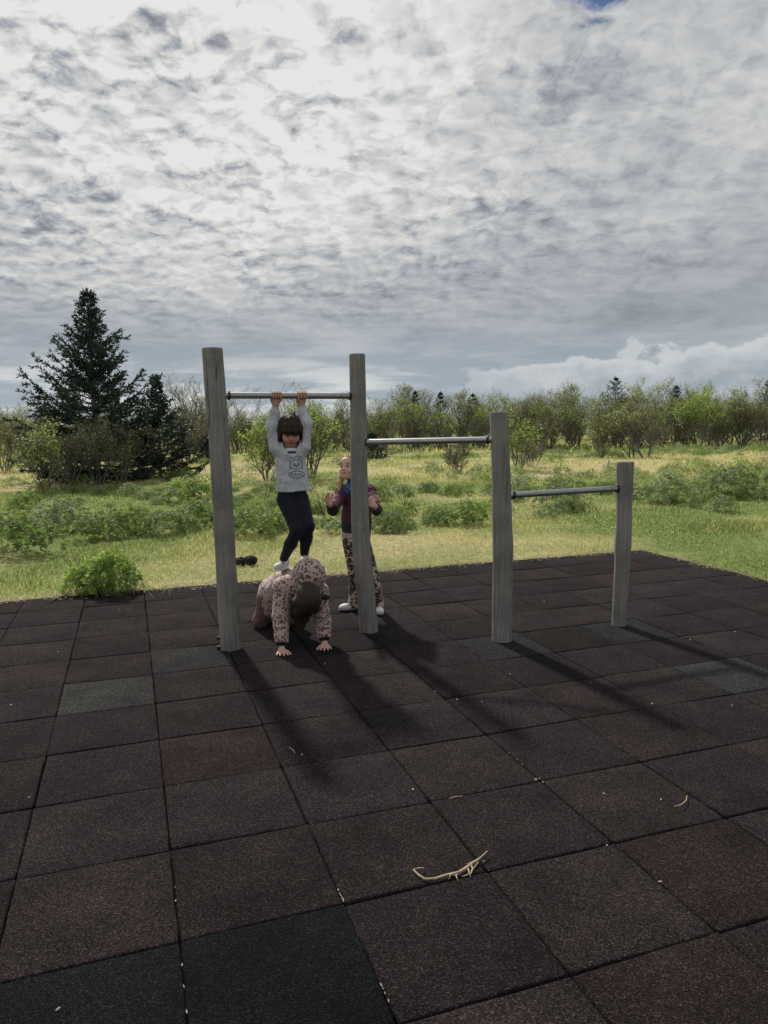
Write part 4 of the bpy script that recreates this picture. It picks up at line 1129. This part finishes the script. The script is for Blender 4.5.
    # hair: dark bob with a fringe
    hp = [ell(P(0, -.012, .030), np.array([.078, .090, .082]), A, .02), cone(P(.066, .010, .02), P(.066, .020, -.070), .020, .014, .02), cone(P(-.066, .010, .02), P(-.066, .020, -.070), .020, .014, .02),
          ell(P(0, -.055, -.035), np.array([.066, .036, .070]), A, .03)]
    hp += [cut(ell(P(0, .105, -.040), np.array([.052, .060, .062]), A, .012))]
    for k in range(-5, 6): hp += [cone(P(.0105*k, .062-.0006*k*k, .062), P(.0118*k, .086-.0009*k*k, .030), .016, .0135, .008), cone(P(.0118*k, .086-.0009*k*k, .030), P(.0125*k+.003*math.sin(k*4), .087-.0009*k*k, .004+.007*((k*7) % 3)), .0135, .006, .006)]
    lr_ = random.Random(5)
    for k in range(16):                                            # loose locks at the sides and crown
        sg = 1 if k % 2 else -1; y0 = -.05+.09*lr_.random()
        hp.append(cone(P(.070*sg, y0, -.01+.03*lr_.random()), P((.074+.014*lr_.random())*sg, y0+.02*lr_.random()-.005, -.065-.035*lr_.random()), .011, .004, .006))
    for k in range(7): hp.append(cone(P(-.04+.08*lr_.random(), -.05+.08*lr_.random(), .098), P(-.05+.10*lr_.random(), -.06+.09*lr_.random(), .120), .007, .003, .006))
    emit('hair', hp, 0.0036, mat_hair('dark_hair', (.010, .007, .006), (.040, .026, .019)), root, strand=(P(0, -.01, 0), A[0], A[1], A[2], .0020), it=1)

def build_crawling_child():
    fd = unit(np.array([0.42, -0.90, 0])); sdv = np.array([-fd[1], fd[0], 0])*-1      # sdv: towards our left
    root = person(gp(290, 632), 'child on hands and knees in pink spotted hooded jacket, bearing the hanging child')
    hL, hR = gp(283.8, 654), gp(327.0, 648.5)
    MLEO = mat_leopard('spotted_fleece', (.43, .30, .265), (.17, .105, .095), (.030, .022, .022), 50.0, .50)
    wL, wR = hL + np.array([-.02, .052, .045]), hR + np.array([-.02, .052, .045])
    shL, shR = at(284, 587, 4.95), at(318, 592, 5.04)
    elL, elR = at(281.0, 616, 4.89), at(322.5, 621, 4.99)
    chest = (shL+shR)/2 + np.array([0, .05, 0.0]); hips = at(275.5, 594, 5.40); mid = (chest+hips)/2 + UP*.035
    lat = unit(np.array([.90, .42, 0]))
    hpL, hpR = hips - lat*.05 - UP*.03, hips + lat*.10 - UP*.03
    knL = gp(260.5, 627); knL = knL + UP*.050; knR = knL + lat*.19 + np.array([0.03, -.02, 0])
    bk = np.array([.10, .285, -.01]); ftL, ftR = knL + bk, knR + bk
    hc = at(307.5, 599, 4.79); hup = unit(fd*0.66 - UP*0.75); hfw = unit(-UP*0.72 - fd*0.70)       # crown towards the camera and down, face to the ground
    HP, marks, P, A = head_prims(hc, hfw, hup, 0.98)
    neck = hc - hup*.10
    body = HP + path([neck+hup*.02, chest], [.036, .055]) + path([chest, mid, hips], [.085, .085, .085])
    for sh, el, w in ((shL, elL, wL), (shR, elR, wR)): body += path([chest*.4+sh*.6, sh, el, w], [.042, .038, .030, .020])
    for hp, kn, ft in ((hpL, knL, ftL), (hpR, knR, ftR)): body += path([hips*.3+hp*.7, kn+UP*.005, ft], [.06, .036, .026])
    for h_, w, th in ((hL, wL, 1), (hR, wR, -1)):
        fdir = unit(np.array([.12*th*0+.16, -1, 0])); w0 = np.array([w[0], w[1], .030])
        body += [cone(w, w0+fdir*.012, .019, .018, .012)] + hand_prims(w0 + fdir*.012 - UP*.014, fdir, -UP, lat*th, .118, (.02, .06, .04), .26, .0078)
    emit('body', body, 0.0036, MSKIN, root, (.56, .34, .26), marks, it=1)
    jk = path([chest-UP*.005, mid, hips+UP*.01], [.128, .125, .128], .04)
    jk += [ell(hips-UP*.055, (.118, .130, .130), None, .04)]
    for sh, el, w in ((shL, elL, wL), (shR, elR, wR)):
        we = w*.93+el*.07; jk += [cone(chest*.3+sh*.7, sh, .075, .068, .04), cone(sh, el, .067, .059, .04), cone(el, we, .058, .046, .02, False, True)]
    # hood: a dome behind the head, open towards the camera
    hd = at(309.0, 575.5, 4.95)
    jk += [ell(hd, (.107, .112, .111), None, .035), cone(hd, chest+UP*.02, .105, .115, .04)]
    jk += [cut(ell(hc + hup*.02 + hfw*.01 + fd*.02 - UP*.012, (.098, .120, .104), None, .02)), cut(cone(hc+fd*.05, hc+fd*.20-UP*.03, .090, .115, .02))]
    j = emit('jacket', jk, 0.0045, MLEO, root, wrinkle=.0016, wfreq=48)
    for w, el in ((wL, elL), (wR, elR)):
        emit('cuff', [cone(w*.98+el*.02-UP*.010, w*.86+el*.14, .031, .038, .01, True, True)], 0.0036, MCLOTH, root, (.012, .010, .012))
    tr = []
    for hp, kn, ft in ((hpL, knL, ftL), (hpR, knR, ftR)):
        tr += [cone(hp, kn, .082, .054, .03), cone(kn, ft, .052, .040, .03, False, True)]
    tr += [cone(hpL, hpR, .085, .085, .03)]
    emit('trousers', tr, 0.0045, MCLOTH, root, (.155, .090, .085), wrinkle=.0014, wfreq=60)
    for ft in (ftL, ftR):
        heel = ft - fd*.02 + UP*.05; toe = ft - fd*.03 - UP*.04
        emit('shoe', [ell(ft-fd*.055-UP*.005, (.040, .085, .036), np.array([lat, fd, UP]), .02), ell(ft-fd*.02+UP*.01, (.036, .045, .040), np.array([lat, fd, UP]), .02)], 0.0045, MSHOE, root, (.030, .026, .030))
    hr = [ell(P(0, -.010, .022), np.array([.082, .094, .086]), A, .02), ell(P(0, -.05, -.03), np.array([.070, .045, .070]), A, .03), cone(P(.067, .01, .01), P(.075, .07, -.04), .030, .022, .03), cone(P(-.067, .01, .01), P(-.070, .07, -.04), .030, .022, .03)]
    for k in range(-4, 5):                                         # hair falling forward over the face
        hr.append(cone(P(.016*k, .055, .050), P(.014*k+.006*math.sin(k*5), .125, .020+.012*math.cos(k*3)), .026, .016, .02))
        hr.append(cone(P(.014*k, .120, .020), P(.008*k-.006, .175+.012*math.cos(k*2.1), .020), .018, .008, .015))
    for q_, (u_, v_) in enumerate([(296, 625), (300, 629), (304, 626), (307, 620), (293, 616)]): hr.append(cone(at(300+q_, 606, 4.86), at(u_, v_, 4.88), .050, .014, .02))
    hr += [cone(at(322, 597, 4.86), at(327.5, 597, 4.84), .022, .012, .02), cone(at(327, 597, 4.84), at(325, 603, 4.82), .012, .006, .01)]
    emit('hair', hr, 0.0040, mat_hair('brown_hair', (.009, .006, .005), (.050, .030, .021)), root, strand=(P(0, -.01, 0), A[0], A[1], A[2], .0020), it=1)

def build_standing_child():
    root = person(gp(360, 611), 'blond child in plum jacket and spotted flared trousers standing behind the second post')
    Y = 5.86
    hc = at(349.2, 467.5, 5.84); hf = unit(np.array([-.46, -.86, .24])); HP, marks, P, A = head_prims(hc, hf, UP + np.array([.06, .25, 0]), .98)
    bf = unit(np.array([-.35, -.93, 0]))
    neck = at(353.5, 482, 5.88); chest = at(355.8, 500, Y+.02); hips = at(356.5, 534, Y+.02)
    shL, shR = at(342.5, 491, Y-.01), at(369, 490.5, Y+.03)
    elL, elR = at(332.8, 510, 5.70), at(376.5, 509.5, 5.68)
    wL, wR = at(330.2, 504.0, 5.60), at(375.0, 506.5, 5.50)
    hpL, hpR = at(349.5, 541, Y), at(363, 541, Y+.03)
    ftL, ftR = gp(355, 609.5), gp(378.0, 612)
    anL, anR = ftL + UP*.075, ftR + UP*.075
    knL, knR = hpL*.47+anL*.53 + np.array([.012, -.035, 0]), hpR*.47+anR*.53 + np.array([.02, -.02, 0])
    body = HP + path([hc-UP*.06+np.array([.01, .02, 0]), neck, chest], [.034, .035, .062]) + path([chest, hips], [.062, .062])
    for sh, el, w in ((shL, elL, wL), (shR, elR, wR)): body += path([chest*.5+sh*.5, sh, el, w], [.036, .034, .028, .019])
    for hp, kn, an, ft in ((hpL, knL, anL, ftL), (hpR, knR, anR, ftR)): body += path([hips*.35+hp*.65, kn, an, ft+UP*.035], [.058, .038, .026, .024])
    body += hand_prims(wL, unit(np.array([-.30, -.35, .62])), unit(np.array([.55, -.75, .2])), np.array([.7, .1, .5]), .115, (.35, .55, .35), .16, .0072)
    body += hand_prims(wR, unit(np.array([-.42, -.70, .50])), unit(np.array([-.8, .25, 0])), np.array([-.2, -.2, .9]), .112, (.25, .35, .3), .12, .0072)
    emit('body', body, 0.0036, MSKIN, root, (.60, .38, .30), marks, it=1)
    hem = at(356.2, 533, Y+.02)
    jk = [cone(chest+UP*.015, at(356.3, 521, Y+.02), .112, .118, .03, flat=(bf, 1.30)), cone(at(356.3, 515, Y+.02), hem-UP*.05, .118, .120, .03, flat=(bf, 1.25))]
    for sh, el, w in ((shL, elL, wL), (shR, elR, wR)):
        jk += [cone(chest*.45+sh*.55, sh, .070, .050, .03), cone(sh, el, .050, .042, .03), cone(el, w*.82+el*.18, .042, .034, .02, False, True)]
    jk += [cone(neck-UP*.03, neck+UP*.010, .058, .054, .02, False, True), cut(cone(neck-UP*.015+bf*.02, neck+UP*.08+bf*.03, .042, .05, .005)), half(hem, -UP)]
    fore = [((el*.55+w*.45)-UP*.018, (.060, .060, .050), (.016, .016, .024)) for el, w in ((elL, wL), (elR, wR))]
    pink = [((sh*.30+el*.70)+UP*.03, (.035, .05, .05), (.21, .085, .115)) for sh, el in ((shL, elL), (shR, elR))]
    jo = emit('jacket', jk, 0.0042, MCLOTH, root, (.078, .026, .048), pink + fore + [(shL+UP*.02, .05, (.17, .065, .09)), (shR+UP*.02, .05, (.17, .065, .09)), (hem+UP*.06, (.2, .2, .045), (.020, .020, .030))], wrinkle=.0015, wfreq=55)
    emit('hem_band', [cone(hem+UP*.008, hem-UP*.034, .122, .120, .01, True, True, flat=(bf, 1.22))], 0.004, MCLOTH, root, (.36, .33, .33))
    emit('scarf', [cone(neck-UP*.065+bf*.072, neck+UP*.006+bf*.020, .036, .045, .03), ell(neck-UP*.05+bf*.085, (.04, .03, .05), None, .02)], 0.0036, MCLOTH, root, (.035, .075, .22), [(neck-UP*.02*k+bf*.12+np.array([.02*((k*7) % 3-1), 0, 0]), .012, (.12, .22, .42)) for k in range(-1, 4)], wrinkle=.002, wfreq=120)
    MLP = mat_leopard('spotted_trousers', (.47, .34, .275), (.10, .06, .045), (.020, .014, .014), 25.0, .66)
    tr = [cone(hem-UP*.005, (hpL+hpR)/2, .098, .098, .03, flat=(bf, 1.2))]
    for hp, kn, an in ((hpL, knL, anL), (hpR, knR, anR)):
        tr += [cone(hp, kn, .059, .042, .03), cone(kn, kn*.4+an*.6, .041, .042, .02), cone(kn*.4+an*.6, an-UP*.040, .043, .055, .02, False, True)]
    emit('trousers', tr, 0.0042, MLP, root, wrinkle=.0012, wfreq=60)
    for ft, tu, tv in ((ftL, 339.5, 611.5), (ftR, 381.5, 617)):
        toe = gp(tu, tv); dd = unit(toe-ft); heel = ft - dd*.045; toe = heel + dd*.185
        bs, sl_ = shoe_prims(heel+UP*.004, toe+UP*.004, UP, .033)
        s1 = emit('shoe', bs, 0.0036, MSHOE, root, (.66, .65, .63), [(heel+dd*.10+UP*.05, (.03, .03, .018), (.35, .35, .36))])
        o = emit('sole', sl_, 0.0036, MSHOE, None, (.20, .20, .20)); o.data.transform(Matrix.Translation(-Vector(root.location))); o.parent = s1
    hr = [ell(P(0, -.014, .026), np.array([.075, .088, .080]), A, .02), ell(P(0, -.06, -.02), np.array([.062, .035, .065]), A, .03)]
    hr += [cut(ell(P(0, .100, -.050), np.array([.056, .074, .074]), A, .012))]
    for k in range(-4, 5): hr.append(cone(P(.012*k, .045-.0008*k*k, .083-.0010*k*k), P(.017*k, .074-.0016*k*k, .046-.0016*k*k), .012, .006, .008))
    for sg in (-1, 1):
        hr += path([P(.066*sg, -.01, -.005), P(.070*sg, -.01, -.07), P(.072*sg, .015, -.13), P(.062*sg, .035, -.19)], [.018, .021, .021, .010], .012)
    hr += path([P(0, -.075, .02), P(0, -.10, -.06), P(0, -.09, -.14)], [.03, .032, .016], .02)
    emit('hair', hr, 0.0038, mat_hair('blond_hair', (.26, .17, .085), (.52, .38, .21)), root, strand=(P(0, -.01, 0), A[0], A[1], A[2], .0020), it=1)

build_hanging_child(); build_crawling_child(); build_standing_child()

# ------------------------------------------------------------------ small things lying about
MDRY = mat_simple('dry_wood', (0.24, 0.175, 0.11), (0.50, 0.40, 0.28), 120, 0.85, 0.3)
def build_litter():
    # forked dry root on the tiles
    def lie(uv, z=.012): p = gp(*uv); return np.array([p[0], p[1], z])
    root = bpy.data.objects.new('dry_stick', None)
    def px(x, y): return (400+x*100/768, 840+y*60/461)
    G = Geo()
    main = [px(185, 240), px(150, 250), px(105, 252), px(140, 285), px(190, 318), px(270, 322), px(340, 295), px(395, 275), px(450, 272), px(500, 245), px(560, 195), px(610, 175), px(672, 122)]
    P = np.array([lie(q, .006+.006*abs(math.sin(i*.9))) for i, q in enumerate(main)])
    P[:2, 2] += .006; P[-2:, 2] += .006
    G.add(*tube(P, np.array([.002, .0022, .003, .0034, .0036, .0038, .004, .0046, .0052, .0056, .0046, .0034, .002]), 7, True, .10))
    for seg, r in (([px(395, 275), px(375, 318)], .0018), ([px(430, 290), px(437, 310), px(450, 330)], .0026), ([px(520, 235), px(530, 262), px(543, 298)], .0045), ([px(545, 210), px(558, 240), px(545, 270), px(500, 282), px(470, 285)], .0038),
                   ([px(560, 190), px(530, 195), px(508, 197)], .0024), ([px(585, 172), px(600, 190), px(560, 235), px(520, 262)], .0036), ([px(480, 255), px(440, 283), px(410, 288)], .003)):
        n = len(seg); pp = np.array([lie(q, .010-.002*i) for i, q in enumerate(seg)])
        if n == 2: pp = np.array([pp[0], (pp[0]+pp[1])/2, pp[1]])
        G.add(*tube(pp, np.linspace(r*.75, r*.4, len(pp)), 6, True, .10))
    o = G.build('dry_stick', MDRY, None, True); tagp(o, 'pale forked dry root lying on the dark tiles in the foreground', 'stick')
    G = Geo(); G.add(*tube(np.array([lie(q, .006+.004*i) for i, q in enumerate([(687, 797), (686, 803), (681, 808), (674, 811)])]), [.0012, .0022, .0022, .0012], 6))
    tagp(G.build('dry_twig', MDRY, None, True), 'thin curved pale twig on the tiles at the right', 'twig')
    G = Geo(); G.add(*tube(np.array([lie(q, .010+.004*i) for i, q in enumerate([(50, 603), (57, 599.5), (66, 597)])]), [.005, .009, .006], 6, True, .1)); G.add(*tube(np.array([lie(q, .012) for q in [(57, 599.5), (61, 600.5), (65, 601)]]), [.006, .004, .002], 6))
    tagp(G.build('dry_twig', mat_simple('dark_wood', (.09, .07, .05), (.2, .16, .11), 60), None, True), 'short brown branch on the tile edge left of the low bush', 'twig')
    G = Geo(); G.add(*tube(np.array([lie(q, .004+.002*(i % 2)) for i, q in enumerate([(289, 748), (293, 751), (295, 754)])]), [.001, .0016, .001], 5))
    tagp(G.build('dry_twig', MDRY, None, True), 'tiny pale stalk on the tile below the tallest post shadow', 'twig')
    G = Geo(); G.add(*tube(np.array([lie(q, .004) for i, q in enumerate([(449, 799.5), (456, 797.5), (463, 797)])]), [.001, .0018, .001], 5))
    tagp(G.build('dry_twig', MDRY, None, True), 'short pale straw along a tile joint above the forked root', 'twig')
    # dark bundle in the grass beyond the tiles
    c = gp(246, 566); c[2] = 0
    w = .9
    pr = [cone(at(236, 565.5, c[1])*[1, 1, 0]+UP*.045, at(249, 564, c[1])*[1, 1, 0]+UP*.055, .035, .055, .03), ell(at(252.5, 563.5, c[1])*[1, 1, 0]+UP*.065, (.055, .06, .05), None, .03), ell(at(241, 565, c[1])*[1, 1, 0]+UP*.05, (.05, .05, .04), None, .03)]
    V, Q = solid(pr, .006, .004, 70); o = mk('dark_bundle', V-c, Q, mat_simple('black_fabric', (.010, .010, .010), (.028, .026, .024), 50, .95, .6, dist=.02), None, None, True); o.location = c
    tagp(o, 'small black bundle lying in the grass just right of the tallest post', 'bundle')
    # stake beside the shortest post
    b, t = gp(606.5, 471), None; t = at(609, 459.5, b[1])
    V, Q = tube([b-UP*.05, (b+t)/2, t, t+UP*.005], [.035, .034, .032, .02], 7, True, .05)
    tagp(mk('wooden_stake', V, Q, mat_simple('grey_stake', (.28, .26, .22), (.48, .45, .40), 30), None, None, True), 'short pale wooden stake in the dry grass left of the shortest post', 'stake')
    # pale flecks on the tiles: each its own small stone or petal
    mf = mat_simple('pale_fleck', (.34, .32, .29), (.56, .54, .50), 60, .8, .2)
    spots = [(302, 755), (29, 798), (11, 705), (510, 674), (591, 683), (652, 704), (413, 790), (435, 692), (482, 702), (604, 794), (661, 800), (732, 706), (735, 632), (544, 601), (325, 664), (58, 1010), (484, 862), (119, 610), (128, 609), (58, 652), (536, 780), (607, 846), (660, 882), (457, 700), (690, 640)]
    base = None
    for k, (u, v) in enumerate(spots):
        r = random.Random(k); p = gp(u, v)
        sx, sy = .003+.005*r.random(), .0025+.002*r.random()
        if base is None:
            V, Q = tube([(0, 0, 0), (0, 0, .0015), (0, 0, .004), (0, 0, .005)], [.7, 1, .8, .3], 8, True, .18); V = V*[.006, .005, 1]
            base = mk('pale_fleck', V, Q, mf); o = base
        else:
            o = base.copy(); COL.objects.link(o)
        o.location = (p[0], p[1], 0.0005); o.scale = (sx/.006, sy/.005, .6+.5*r.random()); o.rotation_euler = (0, 0, r.random()*6.28)
        tagp(o, 'tiny pale fleck lying on the dark rubber tiles', 'fleck', 'pale flecks scattered on the tiles')
    # straw and crumbs that collect along the edge of the tiles and in a few joints
    n = 5200; t = rng.random(n)
    i = np.where(t < .72, IMIN+(IMAX-IMIN)*rng.random(n), IMAX+0.15*rng.normal(size=n)); j = np.where(t < .72, JMAX+0.15*rng.normal(size=n)-.02, 1+(JMAX-1)*rng.random(n))
    xy = grid(i, j); V, Q = leaf_cards(np.concatenate([xy, 0.004+0.014*rng.random((n, 1))], 1), np.concatenate([rng.normal(size=(n, 2)), .15*rng.normal(size=(n, 1))], 1), .02+.05*rng.random(n), .004+.006*rng.random(n), np.array([0, 0, 1.])+.4*rng.normal(size=(n, 3)))
    c = np.repeat(np.array([.42, .36, .25])*(.35+.85*rng.random((n, 1))), 4, 0)
    V2s, Q2s, C2s = [], [], []
    joints = [((351, 975), (353, 1020)), ((352, 905), (345, 890)), ((171, 850), (186, 1015)), ((340, 890), (344, 904)), ((500, 755), (540, 785))]
    k = 0; pts = []
    for (a_, b_) in joints:
        for _ in range(5):
            f_ = random.random(); p = gp(a_[0]+(b_[0]-a_[0])*f_, a_[1]+(b_[1]-a_[1])*f_); pts.append(p)
    pts = np.array(pts)
    ii, jj = ungrid(pts[:, 0], pts[:, 1]); ii = np.round(ii); pts = np.concatenate([grid(ii, jj), np.full((len(pts), 1), .001)], 1)
    V2, Q2 = leaf_cards(pts, np.stack([gy[0]+.2*rng.normal(size=len(pts)), gy[1]+.2*rng.normal(size=len(pts)), 0*pts[:, 0]], 1), .006+.012*rng.random(len(pts)), .004, np.array([0, 0, 1.])+.2*rng.normal(size=(len(pts), 3)))
    C2 = np.repeat(np.array([.5, .46, .38])*(.5+.6*rng.random((len(pts), 1))), 4, 0)
    tagp(mk('straw_litter', np.concatenate([V, V2]), np.concatenate([Q, Q2+len(V)]), MGRASS, None, np.concatenate([c, C2])), kind='stuff')
build_litter()
#END#
vs = scene.view_settings
vs.view_transform = 'Standard'; vs.look = 'None'; vs.exposure = 0.0; vs.gamma = 1.0; vs.use_curve_mapping = False
